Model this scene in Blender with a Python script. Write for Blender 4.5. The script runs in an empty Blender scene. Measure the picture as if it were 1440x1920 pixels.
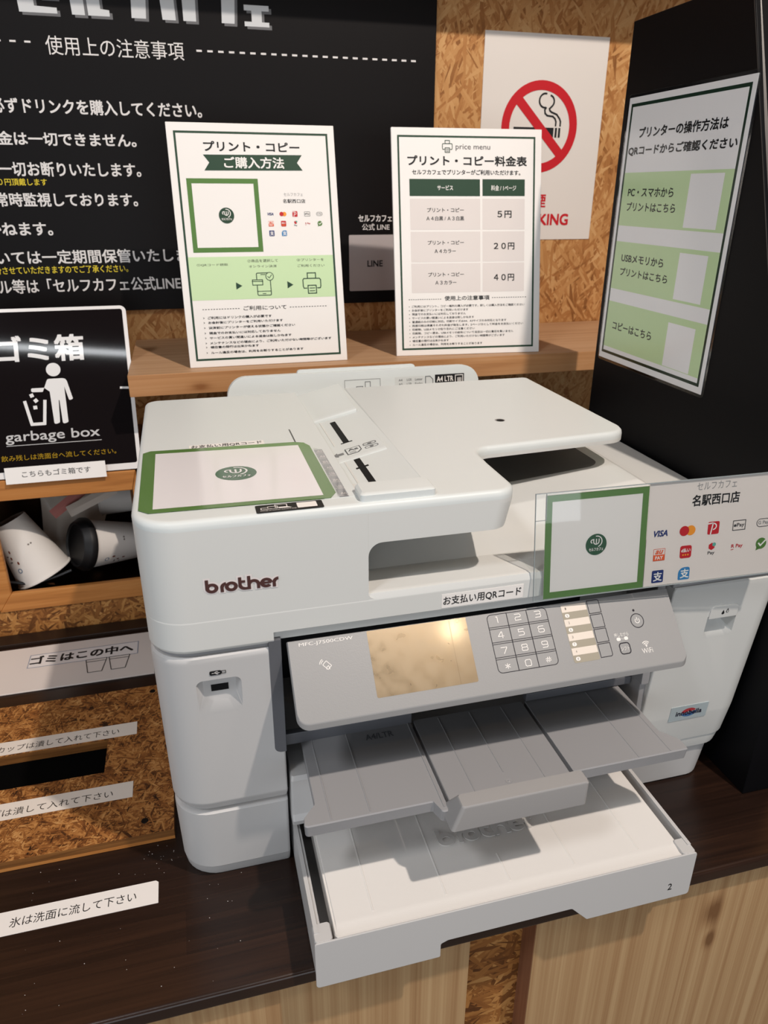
import bpy, bmesh, math, random
from mathutils import Vector, Matrix
random.seed(7)
S = bpy.context.scene
COL = S.collection
# ------------------------------------------------------------------ camera, light, exposure
# Scene units are metres; every builder below takes millimetres.  Origin: front left foot
# of the printer on the worktop, x to the right, y towards the wall, z up.
R3 = math.radians
cam_d = bpy.data.cameras.new('camera')
cam = bpy.data.objects.new('camera', cam_d)
COL.objects.link(cam)
S.camera = cam
Mr = Matrix.Rotation(R3(-14.929), 4, 'Z') @ Matrix.Rotation(R3(-23.476), 4, 'X') @ Matrix.Rotation(R3(-0.169), 4, 'Y')
cam.matrix_world = Matrix.Translation((.052, -.48, .58)) @ Mr @ Matrix.Rotation(R3(90), 4, 'X')
cam_d.sensor_fit = 'VERTICAL'
cam_d.sensor_height = 36
cam_d.sensor_width = 27
cam_d.lens = 1369.34 / 1920 * 36
cam_d.clip_start = .02
cam_d.dof.use_dof = True
cam_d.dof.focus_distance = .66
cam_d.dof.aperture_fstop = 12.0

S.view_settings.view_transform = 'Standard'
S.view_settings.look = 'None'
S.view_settings.gamma = 1
S.view_settings.exposure = -0.06
S.view_settings.use_curve_mapping = False

w = bpy.data.worlds.new('room_air')
S.world = w
w.use_nodes = True
w.node_tree.nodes['Background'].inputs[0].default_value = (.90, .95, 1.0, 1)
w.node_tree.nodes['Background'].inputs[1].default_value = .035


def lamp(name, kind, loc, power, col, size=.05, target=None, size_y=None):
    d = bpy.data.lights.new(name, kind)
    d.energy = power
    d.color = col
    if kind == 'AREA':
        d.shape = 'RECTANGLE'
        d.size = size
        d.size_y = size_y or size
    else:
        d.shadow_soft_size = size
    o = bpy.data.objects.new(name, d)
    COL.objects.link(o)
    o.location = loc
    if target:
        o.rotation_euler = (Vector(target) - Vector(loc)).to_track_quat('-Z', 'Y').to_euler()
    return o


lamp('warm_spotlight', 'POINT', (.744, -.76, 2.0), 124, (1, .885, .785), .025)
lamp('warm_downlight', 'POINT', (.943, -1.36, 2.0), 6, (1, .72, .42), .032)
lamp('left_fill', 'AREA', (-1.9, -.5, .75), 9, (.93, .97, 1), 1.4, (.5, .25, .55), 1.2)  # unseen soft fill added at the left to brighten partition and side faces
lamp('cool_downlight', 'POINT', (-.82, -.84, 2.0), 42, (.95, .97, 1), .16)
lamp('tube_light', 'AREA', (-.45, -.77, 1.52), 2.2, (.93, .97, 1), 1.6, (-.3, .1, .2), .02)
lamp('room_fill', 'AREA', (.1, -2.4, .30), 22, (.90, .95, 1), 2.6, (.25, .2, .30), 1.0)  # soft fill added low behind the camera, standing in for room bounce

# ------------------------------------------------------------------ materials


def new_mat(name):
    m = bpy.data.materials.new(name)
    m.use_nodes = True
    nt = m.node_tree
    return m, nt, nt.nodes['Principled BSDF']


def lin(c):
    return tuple((v / 255 / 12.92) if v / 255 <= .04045 else ((v / 255 + .055) / 1.055) ** 2.4 for v in c)


_mc = {}


def plain(col, rough=.5, spec=.5, bump=0, metal=0, name=None, noise=0):
    """col in sRGB 0-255"""
    key = (col, rough, spec, bump, metal, noise)
    if key in _mc:
        return _mc[key]
    m, nt, b = new_mat(name or 'paint_%d_%d_%d' % col)
    c = lin(col)
    b.inputs['Base Color'].default_value = (*c, 1)
    b.inputs['Roughness'].default_value = rough
    b.inputs['Specular IOR Level'].default_value = spec
    b.inputs['Metallic'].default_value = metal
    N = nt.nodes
    tc = N.new('ShaderNodeTexCoord')
    nz = N.new('ShaderNodeTexNoise')
    nz.inputs['Scale'].default_value = 900 if bump else 6
    nz.inputs['Detail'].default_value = 3
    nt.links.new(tc.outputs['Object'], nz.inputs['Vector'])
    if bump:
        bp = N.new('ShaderNodeBump')
        bp.inputs['Strength'].default_value = bump
        bp.inputs['Distance'].default_value = .0004
        nt.links.new(nz.outputs['Fac'], bp.inputs['Height'])
        nt.links.new(bp.outputs['Normal'], b.inputs['Normal'])
    if noise:
        mx = N.new('ShaderNodeMixRGB')
        mx.inputs['Color1'].default_value = (*[v * (1 - noise) for v in c], 1)
        mx.inputs['Color2'].default_value = (*[min(1, v * (1 + noise)) for v in c], 1)
        nt.links.new(nz.outputs['Fac'], mx.inputs['Fac'])
        nt.links.new(mx.outputs['Color'], b.inputs['Base Color'])
    _mc[key] = m
    return m


def math_n(nt, op, a, b=None):
    n = nt.nodes.new('ShaderNodeMath')
    n.operation = op
    for i, v in enumerate((a, b)):
        if v is None:
            continue
        if hasattr(v, 'links'):
            nt.links.new(v, n.inputs[i])
        else:
            n.inputs[i].default_value = v
    return n.outputs[0]


def plane_coord(nt, axes):
    tc = nt.nodes.new('ShaderNodeTexCoord')
    sp = nt.nodes.new('ShaderNodeSeparateXYZ')
    cb = nt.nodes.new('ShaderNodeCombineXYZ')
    nt.links.new(tc.outputs['Object'], sp.inputs[0])
    for i, a in enumerate(axes):
        nt.links.new(sp.outputs['XYZ'.index(a)], cb.inputs[i])
    return cb.outputs[0]


def ramp(nt, fac, stops):
    r = nt.nodes.new('ShaderNodeValToRGB')
    e = r.color_ramp.elements
    while len(e) > 1:
        e.remove(e[-1])
    for i, (p, c) in enumerate(stops):
        el = e[0] if i == 0 else e.new(p)
        el.position = p
        el.color = (*lin(c), 1)
    nt.links.new(fac, r.inputs['Fac'])
    return r.outputs['Color']


def strand_board(name, axes, stops, length=.06, width=.009, main=0.0, spread=180, rough=.55, seed=0, blotch=.5):
    """oriented strand board: overlapping random wood flakes"""
    m, nt, b = new_mat(name)
    N = nt.nodes
    v = plane_coord(nt, axes)
    best = tone = None
    nl = 8
    rnd = random.Random(seed + 3)
    for i in range(nl):
        a = main + (i / nl - .5) * spread + rnd.uniform(-8, 8)
        mp = N.new('ShaderNodeMapping')
        mp.vector_type = 'TEXTURE'
        mp.inputs['Rotation'].default_value[2] = R3(a)
        k = rnd.uniform(.75, 1.3)
        mp.inputs['Scale'].default_value = (length * k, width * k, 1)
        mp.inputs['Location'].default_value = (rnd.uniform(0, 3), rnd.uniform(0, 3), 0)
        nt.links.new(v, mp.inputs['Vector'])
        vo = N.new('ShaderNodeTexVoronoi')
        vo.voronoi_dimensions = '2D'
        vo.inputs['Scale'].default_value = 1
        nt.links.new(mp.outputs[0], vo.inputs['Vector'])
        sc = N.new('ShaderNodeSeparateColor')
        nt.links.new(vo.outputs['Color'], sc.inputs[0])
        # fibres along the flake
        fb = N.new('ShaderNodeTexNoise')
        fb.noise_dimensions = '2D'
        fb.inputs['Scale'].default_value = 5
        fb.inputs['Detail'].default_value = 2
        mp2 = N.new('ShaderNodeMapping')
        mp2.inputs['Scale'].default_value = (.35, 2.2, 1)
        nt.links.new(mp.outputs[0], mp2.inputs['Vector'])
        nt.links.new(mp2.outputs[0], fb.inputs['Vector'])
        t = math_n(nt, 'ADD', math_n(nt, 'MULTIPLY', sc.outputs[1], .62), math_n(nt, 'MULTIPLY', fb.outputs['Fac'], .40))
        p = sc.outputs[0]
        if best is None:
            best, tone = p, t
        else:
            mask = math_n(nt, 'GREATER_THAN', p, best)
            mx = N.new('ShaderNodeMix')
            mx.data_type = 'FLOAT'
            nt.links.new(mask, mx.inputs[0])
            nt.links.new(tone, mx.inputs[2])
            nt.links.new(t, mx.inputs[3])
            tone = mx.outputs[0]
            best = math_n(nt, 'MAXIMUM', best, p)
    big = N.new('ShaderNodeTexNoise')
    big.inputs['Scale'].default_value = 9 if blotch <= .5 else 55
    big.inputs['Detail'].default_value = 2 if blotch <= .5 else 4
    nt.links.new(v, big.inputs['Vector'])
    tone = math_n(nt, 'ADD', tone, math_n(nt, 'MULTIPLY', math_n(nt, 'SUBTRACT', big.outputs['Fac'], .5), blotch))
    c = ramp(nt, tone, stops)
    nt.links.new(c, b.inputs['Base Color'])
    bp = N.new('ShaderNodeBump')
    bp.inputs['Strength'].default_value = .25
    bp.inputs['Distance'].default_value = .0008
    nt.links.new(tone, bp.inputs['Height'])
    nt.links.new(bp.outputs['Normal'], b.inputs['Normal'])
    b.inputs['Roughness'].default_value = rough
    b.inputs['Specular IOR Level'].default_value = .25
    return m


def wood(name, axes, stops, along=1.2, across=55, rough=.5, spec=.3, knots=(), plank=None, distort=1.2):
    """grain runs along the first axis"""
    m, nt, b = new_mat(name)
    N = nt.nodes
    v = plane_coord(nt, axes)
    kn = None
    for (ku, kv, ru, rv) in knots:
        sb = N.new('ShaderNodeVectorMath')
        sb.operation = 'SUBTRACT'
        nt.links.new(v, sb.inputs[0])
        sb.inputs[1].default_value = (ku, kv, 0)
        dv = N.new('ShaderNodeVectorMath')
        dv.operation = 'DIVIDE'
        nt.links.new(sb.outputs[0], dv.inputs[0])
        dv.inputs[1].default_value = (ru, rv, 1)
        ln = N.new('ShaderNodeVectorMath')
        ln.operation = 'LENGTH'
        nt.links.new(dv.outputs[0], ln.inputs[0])
        d = ln.outputs['Value']
        g = math_n(nt, 'POWER', 2.718, math_n(nt, 'MULTIPLY', math_n(nt, 'MULTIPLY', d, d), -1.0))
        kn = g if kn is None else math_n(nt, 'MAXIMUM', kn, g)
    mp = N.new('ShaderNodeMapping')
    mp.inputs['Scale'].default_value = (along, across, 1)
    nt.links.new(v, mp.inputs['Vector'])
    nz = N.new('ShaderNodeTexNoise')
    nz.inputs['Scale'].default_value = 1
    nz.inputs['Detail'].default_value = 5
    nz.inputs['Roughness'].default_value = .62
    nz.inputs['Distortion'].default_value = distort
    nt.links.new(mp.outputs[0], nz.inputs['Vector'])
    mp3 = N.new('ShaderNodeMapping')
    mp3.inputs['Scale'].default_value = (along * 3, across * 5, 1)
    nt.links.new(v, mp3.inputs['Vector'])
    n3 = N.new('ShaderNodeTexNoise')
    n3.inputs['Scale'].default_value = 1
    n3.inputs['Detail'].default_value = 3
    nt.links.new(mp3.outputs[0], n3.inputs['Vector'])
    f = math_n(nt, 'ADD', math_n(nt, 'MULTIPLY', nz.outputs['Fac'], .75), math_n(nt, 'MULTIPLY', n3.outputs['Fac'], .25))
    if plank:
        br = N.new('ShaderNodeTexBrick')
        br.inputs['Scale'].default_value = 1
        br.inputs['Brick Width'].default_value = plank[0]
        br.inputs['Row Height'].default_value = plank[1]
        br.inputs['Mortar Size'].default_value = 0.0
        br.inputs['Color1'].default_value = (0, 0, 0, 1)
        br.inputs['Color2'].default_value = (1, 1, 1, 1)
        nt.links.new(v, br.inputs['Vector'])
        f = math_n(nt, 'ADD', f, math_n(nt, 'MULTIPLY', math_n(nt, 'SUBTRACT', br.outputs['Color'], .5), plank[2]))
    if kn is not None:
        f = math_n(nt, 'SUBTRACT', f, math_n(nt, 'MULTIPLY', kn, .45))
    c = ramp(nt, f, stops)
    nt.links.new(c, b.inputs['Base Color'])
    b.inputs['Roughness'].default_value = rough
    b.inputs['Specular IOR Level'].default_value = spec
    bp = N.new('ShaderNodeBump')
    bp.inputs['Strength'].default_value = .08
    bp.inputs['Distance'].default_value = .0005
    nt.links.new(n3.outputs['Fac'], bp.inputs['Height'])
    nt.links.new(bp.outputs['Normal'], b.inputs['Normal'])
    return m


def clear(name, tint=(1, 1, 1), gloss=.10, rough=.03):
    m = bpy.data.materials.new(name)
    m.use_nodes = True
    nt = m.node_tree
    nt.nodes.clear()
    o = nt.nodes.new('ShaderNodeOutputMaterial')
    mx = nt.nodes.new('ShaderNodeMixShader')
    tr = nt.nodes.new('ShaderNodeBsdfTransparent')
    tr.inputs[0].default_value = (*tint, 1)
    gl = nt.nodes.new('ShaderNodeBsdfGlossy')
    gl.inputs['Roughness'].default_value = rough
    lw = nt.nodes.new('ShaderNodeLayerWeight')
    lw.inputs[0].default_value = .25
    f = math_n(nt, 'ADD', math_n(nt, 'MULTIPLY', lw.outputs['Fresnel'], .3), gloss * .25)
    nt.links.new(f, mx.inputs[0])
    nt.links.new(tr.outputs[0], mx.inputs[1])
    nt.links.new(gl.outputs[0], mx.inputs[2])
    nt.links.new(mx.outputs[0], o.inputs[0])
    return m


OSB_STOPS = [(.08, (116, 72, 34)), (.28, (168, 112, 62)), (.52, (190, 138, 84)), (.78, (204, 156, 102)), (1, (216, 178, 128))]
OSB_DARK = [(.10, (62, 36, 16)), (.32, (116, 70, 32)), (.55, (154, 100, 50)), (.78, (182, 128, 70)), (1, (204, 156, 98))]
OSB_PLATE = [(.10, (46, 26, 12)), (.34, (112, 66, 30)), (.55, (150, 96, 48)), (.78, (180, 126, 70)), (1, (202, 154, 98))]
M_osb_wall = strand_board('strand_board_wall', 'XZ', OSB_STOPS, .040, .0055, 90, 110, seed=1)
M_osb_plate = strand_board('strand_board_dark', 'XY', OSB_PLATE, .012, .0018, 15, 180, seed=2, blotch=1.0)
M_osb_bin = strand_board('strand_board_bin', 'XZ', OSB_DARK, .02, .0035, 0, 180, seed=5)
M_osb_side = strand_board('strand_board_side', 'YZ', OSB_DARK, .03, .0055, 0, 180, seed=6)
M_shelf = wood('pine_shelf', 'XZY', [(.2, (150, 98, 58)), (.5, (190, 138, 92)), (.8, (208, 164, 122))], 1.6, 60,
               knots=[(.062, .352, .012, .005), (.30, .36, .008, .003)])
M_shelf_top = wood('pine_shelf_top', 'XYZ', [(.2, (150, 110, 76)), (.5, (188, 148, 112)), (.8, (205, 170, 136))], 1.6, 40)
M_frame = wood('bin_frame_wood', 'XZY', [(.2, (140, 84, 36)), (.5, (186, 122, 62)), (.8, (204, 146, 86))], 3, 70)
M_counter = wood('dark_walnut_worktop', 'XYZ', [(.15, (20, 12, 9)), (.45, (38, 24, 18)), (.6, (50, 32, 23)), (.9, (66, 43, 30))],
                 2.2, 70, rough=.27, spec=.42, plank=(.42, .042, .16))
M_pine = wood('pale_cedar_board', 'ZXY', [(.15, (124, 88, 56)), (.42, (172, 134, 94)), (.6, (194, 160, 118)), (.85, (210, 182, 142))],
              .55, 85, knots=[(-.078, .503, .020, .010), (-.12, .508, .012, .006)], distort=.25)
M_pine_red = wood('reddish_board_edge', 'ZYX', [(.2, (122, 78, 56)), (.6, (160, 112, 84)), (.9, (180, 136, 106))], 1, 90)

WHITE_COOL_LIT = plain((214, 218, 217), .42, .4, .12, name='white_plastic_cool_lit')  # cooler, greyer white: the lid's weaker warm light is put into the colour
WHITE_WARM_LIT = plain((230, 226, 222), .42, .4, .12, name='white_plastic_warm_lit')  # brighter, pinker white: the warm lamp's light is put into the colour
WHITE = plain((213, 213, 210), .40, .4, .06, name='white_plastic')
WHITE2 = plain((199, 197, 196), .42, .4, .05, name='white_grey_plastic')
GREY = plain((152, 151, 153), .45, .4, .10, name='grey_plastic')
GREY_PANEL = plain((152, 151, 151), .42, .45, .16, name='silver_grey_panel')
GREY_D = plain((98, 99, 104), .45, .4, .05, name='dark_grey_plastic')
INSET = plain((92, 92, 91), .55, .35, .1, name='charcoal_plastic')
VOID = plain((12, 12, 14), .6, .2, name='black_interior')
BLACK = plain((14, 13, 15), .5, .4, name='black_plastic')
INK = plain((26, 26, 28), .55, .3, name='black_ink')
PAPER = plain((238, 233, 229), .55, .35, name='white_paper')

# ------------------------------------------------------------------ mesh helpers (millimetres)
K = .001


def V(*a):
    return Vector(a)


class F:
    """plane frame: origin, u (right), v (up); normal u x v"""

    def __init__(s, o, u, v):
        s.o, s.u, s.v = Vector(o), Vector(u).normalized(), Vector(v).normalized()
        s.n = s.u.cross(s.v).normalized()

    def p(s, a, b, h=0):
        return s.o + s.u * a + s.v * b + s.n * h


class MB:
    def __init__(s):
        s.v, s.f, s.m = [], [], []

    def add(s, vs, fs, m=0):
        o = len(s.v)
        s.v += [Vector(p) for p in vs]
        for f in fs:
            s.f.append([i + o for i in f])
            s.m.append(m)

    def box(s, x0, x1, y0, y1, z0, z1, m=0):
        vs = [(x, y, z) for z in (z0, z1) for y in (y0, y1) for x in (x0, x1)]
        s.add(vs, [(0, 2, 3, 1), (4, 5, 7, 6), (0, 1, 5, 4), (2, 6, 7, 3), (0, 4, 6, 2), (1, 3, 7, 5)], m)

    def loft(s, rings, m=0, cap=True, closed=True):
        n = len(rings[0])
        vs = [p for r in rings for p in r]
        fs = []
        for i in range(len(rings) - 1):
            for j in range(n if closed else n - 1):
                a, b = i * n + j, i * n + (j + 1) % n
                fs.append((a, b, b + n, a + n))
        if cap:
            fs.append(tuple(range(n))[::-1])
            fs.append(tuple((len(rings) - 1) * n + i for i in range(n)))
        s.add(vs, fs, m)

    def poly(s, fr, pts, h=.2, m=0):
        s.add([fr.p(a, b, h) for a, b in pts], [tuple(range(len(pts)))], m)

    def slab(s, fr, pts, h0, h1, m=0):
        s.loft([[fr.p(a, b, h0) for a, b in pts], [fr.p(a, b, h1) for a, b in pts]], m)

    def band(s, fr, outer, inner, h=.2, m=0):
        n = len(outer)
        s.add([fr.p(a, b, h) for a, b in outer + inner], [(i, (i + 1) % n, (i + 1) % n + n, i + n) for i in range(n)], m)

    def rect(s, fr, u0, v0, u1, v1, h=.2, m=0):
        s.poly(fr, [(u0, v0), (u1, v0), (u1, v1), (u0, v1)], h, m)

    def frame(s, fr, u0, v0, u1, v1, t, h=.2, m=0, r=0):
        o = rr2(u0, v0, u1, v1, r) if r else [(u0, v0), (u1, v0), (u1, v1), (u0, v1)]
        i = rr2(u0 + t, v0 + t, u1 - t, v1 - t, [max(q - t, .01) for q in (r if isinstance(r, (list, tuple)) else [r] * 4)]) if r else [(u0 + t, v0 + t), (u1 - t, v0 + t), (u1 - t, v1 - t), (u0 + t, v1 - t)]
        s.band(fr, o, i, h, m)

    def disc(s, fr, cu, cv, r, h=.2, m=0, n=28, ry=None):
        s.poly(fr, [(cu + r * math.cos(6.28318 * i / n), cv + (ry or r) * math.sin(6.28318 * i / n)) for i in range(n)], h, m)

    def arc(s, fr, cu, cv, r0, r1, a0, a1, h=.2, m=0, n=24, sx=1, sy=1):
        vs, fs = [], []
        for i in range(n + 1):
            a = R3(a0 + (a1 - a0) * i / n)
            for r in (r0, r1):
                vs.append(fr.p(cu + sx * r * math.cos(a), cv + sy * r * math.sin(a), h))
        for i in range(n):
            fs.append((2 * i, 2 * i + 1, 2 * i + 3, 2 * i + 2))
        s.add(vs, fs, m)

    def stroke(s, fr, pts, wd, h=.2, m=0):
        h0 = h
        for i, ((a, b), (c, d)) in enumerate(zip(pts, pts[1:])):
            h = h0 + .012 * (i % 3)
            l = math.hypot(c - a, d - b) or 1
            x, y = -(d - b) / l * wd / 2, (c - a) / l * wd / 2
            ex, ey = (c - a) / l * wd * .35, (d - b) / l * wd * .35
            s.poly(fr, [(a + x - ex, b + y - ey), (a - x - ex, b - y - ey), (c - x + ex, d - y + ey), (c + x + ex, d + y + ey)], h, m)

    def tube(s, pts, r, m=0, n=10):
        rings = []
        pts = [Vector(p) for p in pts]
        for i, p in enumerate(pts):
            d = (pts[min(i + 1, len(pts) - 1)] - pts[max(i - 1, 0)]).normalized()
            a = d.cross(V(0, 0, 1))
            if a.length < .01:
                a = d.cross(V(0, 1, 0))
            a.normalize()
            b = d.cross(a)
            rr = r[i] if isinstance(r, (list, tuple)) else r
            rings.append([p + a * rr * math.cos(6.28318 * k / n) + b * rr * math.sin(6.28318 * k / n) for k in range(n)])
        s.loft(rings, m)

    def lathe(s, o, ax, prof, m=0, n=40):
        """prof: list of (distance along axis, radius)"""
        ax = Vector(ax).normalized()
        a = ax.cross(V(0, 0, 1))
        if a.length < .01:
            a = ax.cross(V(0, 1, 0))
        a.normalize()
        b = ax.cross(a)
        s.loft([[Vector(o) + ax * d + a * r * math.cos(6.28318 * k / n) + b * r * math.sin(6.28318 * k / n) for k in range(n)] for d, r in prof], m)

    def text(s, fr, body, u0, v0, u1, v1, m=0, bold=0, h=.25, shear=0, rot=0, keep=False):
        ob, me = glyphs(body, min(bold, 0), shear)
        xs = [p.co.x for p in me.vertices]
        ys = [p.co.y for p in me.vertices]
        x0, x1, y0, y1 = min(xs), max(xs), min(ys), max(ys)
        sx = (u1 - u0) / max(x1 - x0, 1e-6)
        sy = (v1 - v0) / max(y1 - y0, 1e-6)
        if keep:
            sx = sy = min(sx, sy)
        vs = []
        for p in me.vertices:
            a, b = (p.co.x - x0) * sx, (p.co.y - y0) * sy
            b += a * math.tan(R3(rot))
            vs.append(fr.p(u0 + a, v0 + b, h))
        fs = [tuple(f.vertices) for f in me.polygons]
        s.add(vs, fs, m)
        if bold > .004:
            e = bold * sx * .9
            for i, (dx, dy) in enumerate(((1, 1), (-1, 1), (-1, -1), (1, -1))):
                d = fr.u * dx * e + fr.v * dy * e + fr.n * .012 * (i + 1)
                s.add([p + d for p in vs], fs, m)
        bpy.data.meshes.remove(me)

    def build(s, name, mats, parent=None, bevel=0, seg=2, smooth=35, label=None, angle=30):
        me = bpy.data.meshes.new(name)
        me.from_pydata([tuple(p * K) for p in s.v], [], s.f)
        if not isinstance(mats, (list, tuple)):
            mats = [mats]
        for m in mats:
            me.materials.append(m)
        me.polygons.foreach_set('material_index', s.m)
        bm = bmesh.new()
        bm.from_mesh(me)
        bmesh.ops.remove_doubles(bm, verts=bm.verts, dist=1e-6)
        if bevel:
            bm.normal_update()
            es = [e for e in bm.edges if len(e.link_faces) == 2 and e.calc_face_angle(0) > R3(angle)]
            bmesh.ops.bevel(bm, geom=es, offset=bevel * K, segments=seg, profile=.5, affect='EDGES', clamp_overlap=True)
        if bevel or s.closed():
            bmesh.ops.recalc_face_normals(bm, faces=bm.faces)
        bm.to_mesh(me)
        bm.free()
        if smooth:
            me.polygons.foreach_set('use_smooth', [True] * len(me.polygons))
            me.set_sharp_from_angle(angle=R3(smooth))
        wn = smooth
        o = bpy.data.objects.new(name, me)
        COL.objects.link(o)
        if wn:
            even_normals(o)
        if parent:
            adopt(o, parent)
        if label:
            o['label'] = label
        return o

    def closed(s):
        return False


def even_normals(o):
    md = o.modifiers.new('even_normals', 'WEIGHTED_NORMAL')
    md.keep_sharp = True


def adopt(o, parent):
    o.parent = parent
    m = Matrix.Identity(4)
    p = parent
    while p:
        m = (p.matrix_parent_inverse if p.parent else Matrix.Identity(4)) @ Matrix.Translation(p.location) @ m
        p = p.parent
    o.matrix_parent_inverse = m.inverted()


_gl = {}


def glyphs(body, bold, shear):
    c = bpy.data.curves.new('glyphs', 'FONT')
    c.body = body
    c.size = 1
    c.dimensions = '2D'
    c.fill_mode = 'FRONT'
    c.resolution_u = 3
    c.offset = bold
    c.shear = shear
    o = bpy.data.objects.new('glyphs', c)
    COL.objects.link(o)
    dg = bpy.context.evaluated_depsgraph_get()
    me = bpy.data.meshes.new_from_object(o.evaluated_get(dg))
    bpy.data.objects.remove(o)
    bpy.data.curves.remove(c)
    return None, me


def rr2(u0, v0, u1, v1, r, n=6):
    if not isinstance(r, (list, tuple)):
        r = [r] * 4
    out = []
    for (cx, cy, sx, sy, a0), q in zip(((u0, v0, 1, 1, 180), (u1, v0, -1, 1, 270), (u1, v1, -1, -1, 0), (u0, v1, 1, -1, 90)), r):
        q = max(q, .01)
        for i in range(n + 1):
            a = R3(a0 + 90 * i / n)
            out.append((cx + sx * q + q * math.cos(a), cy + sy * q + q * math.sin(a)))
    return out


def ring(x0, x1, y0, y1, z, r, n=8):
    """plan outline; r = front left, front right, back right, back left"""
    return [V(a, b, z) for a, b in rr2(x0, y0, x1, y1, r, n)]


def fillet(pts, n=6):
    """pts: (x, y, r) polygon with rounded corners"""
    out = []
    L = len(pts)
    for i, (x, y, r) in enumerate(pts):
        p = Vector((x, y))
        if r <= 0:
            out.append((x, y))
            continue
        a = (Vector(pts[i - 1][:2]) - p).normalized()
        b = (Vector(pts[(i + 1) % L][:2]) - p).normalized()
        ang = a.angle(b)
        t = r / math.tan(ang / 2)
        c = p + (a + b).normalized() * (r / math.sin(ang / 2))
        p0, p1 = p + a * t - c, p + b * t - c
        tot = p0.angle_signed(p1)
        for k in range(n + 1):
            q = p0.copy()
            q.rotate(Matrix.Rotation(-tot * k / n, 2))
            out.append(tuple(c + q))
    return out


def thing(name, label, cat, loc, group=None):
    o = bpy.data.objects.new(name, None)
    COL.objects.link(o)
    o.empty_display_size = .03
    o.location = Vector(loc) * K
    return tag(o, label, cat, group)


def tag(o, label, cat, group=None):
    o['label'] = label
    o['category'] = cat
    if group:
        o['group'] = group
    return o


def struct(o):
    o['kind'] = 'structure'
    return o


def cut(o, cutter):
    """boolean-subtract a MB from an object and bake the result"""
    c = cutter.build('cutter', VOID, smooth=0)
    bm = bmesh.new()
    bm.from_mesh(c.data)
    bmesh.ops.recalc_face_normals(bm, faces=bm.faces)
    bm.to_mesh(c.data)
    bm.free()
    md = o.modifiers.new('cut', 'BOOLEAN')
    md.operation = 'DIFFERENCE'
    md.solver = 'EXACT'
    md.object = c
    dg = bpy.context.evaluated_depsgraph_get()
    me = bpy.data.meshes.new_from_object(o.evaluated_get(dg))
    o.modifiers.clear()
    old = o.data
    me.name = old.name
    o.data = me
    bpy.data.meshes.remove(old)
    bpy.data.objects.remove(c)
    me.polygons.foreach_set('use_smooth', [True] * len(me.polygons))
    me.set_sharp_from_angle(angle=R3(35))
    even_normals(o)
    return o


# ------------------------------------------------------------------ setting: wall, floor
b = MB()
b.box(-1500, 2600, 735, 760, -850, 1500)
struct(b.build('wall_back', M_osb_wall, smooth=0))
b = MB()
b.box(-1500, 1900, -2200, 760, -870, -850)
struct(b.build('floor', plain((120, 112, 104), .5, .4, noise=.15, name='floor_vinyl')))
b = MB()
b.box(-900, 1300, 605, 734, 905, 935)
struct(b.build('shade_shelf_1', M_shelf, smooth=0))  # unseen shelf above the frame, added to cast the wall's shade line

# worktop
b = MB()
b.box(-800, 1250, -82, 734, -16, 0)
o = b.build('worktop', M_counter, bevel=4, seg=4)
tag(o, 'dark brown glossy wooden worktop carrying the white printer', 'worktop')

# cupboard front below the worktop
ca = thing('cupboard_front', 'pale cedar board cupboard front below the dark worktop', 'cupboard', (240, -60, -850))
b = MB(); b.box(-800, 242.5, -70, -46, -849, -17); b.build('cedar_board', M_pine, ca, bevel=.8)
b = MB(); b.box(307.3, 1250, -70, -46, -849, -17); o = b.build('cedar_board', M_pine, ca, bevel=.8)
b = MB(); b.box(307.0, 307.3, -69, -46, -849, -17); b.build('board_edge', M_pine_red, o, label='reddish sawn edge of the cedar board')
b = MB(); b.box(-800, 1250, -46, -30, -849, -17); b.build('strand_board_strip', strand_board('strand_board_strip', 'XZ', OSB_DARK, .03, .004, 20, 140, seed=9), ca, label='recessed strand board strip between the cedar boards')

# shelf on the wall
b = MB()
b.box(-26, 980, 480, 734, 343, 371)
o = b.build('wall_shelf', [M_shelf, M_shelf_top], bevel=1.2)
for p in o.data.polygons:
    if p.normal.z > .9:
        p.material_index = 1
tag(o, 'light pine shelf board on the strand board wall behind the printer', 'shelf')

# black partition at the right
fr = F((571, 0, 0), (0, -1, 0), (0, 0, 1))
prof = [(-385, 0), (8, 0), (10, 205), (-149, 636), (-194, 759), (-385, 759)]
b = MB()
b.loft([[V(571, -u, v) for u, v in prof], [V(611, -u, v) for u, v in prof]])
pt = b.build('partition_panel', plain((10, 10, 13), .5, .12, name='black_board'), bevel=.6, seg=1)
tag(pt, 'tall black partition board standing right of the printer', 'partition')
b = MB()
e2 = [(10, 205), (-149, 636), (-194, 757)]
for (a, c), (d, e) in zip(e2, e2[1:]):
    b.add([V(570.6, -a, c), V(570.6, -d, e), V(577, -d, e), V(577, -a, c), V(570.6, -a + 1.2, c), V(570.6, -d + 1.2, e), V(577, -d - 1, e), V(577, -a - 1, c)],
          [(0, 1, 5, 4), (3, 2, 6, 7), (4, 5, 6, 7)])
b.build('edge_strip', plain((72, 68, 66), .4, .4, name='grey_edge'), pt, label='thin grey strip along the slanted board edge')

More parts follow.
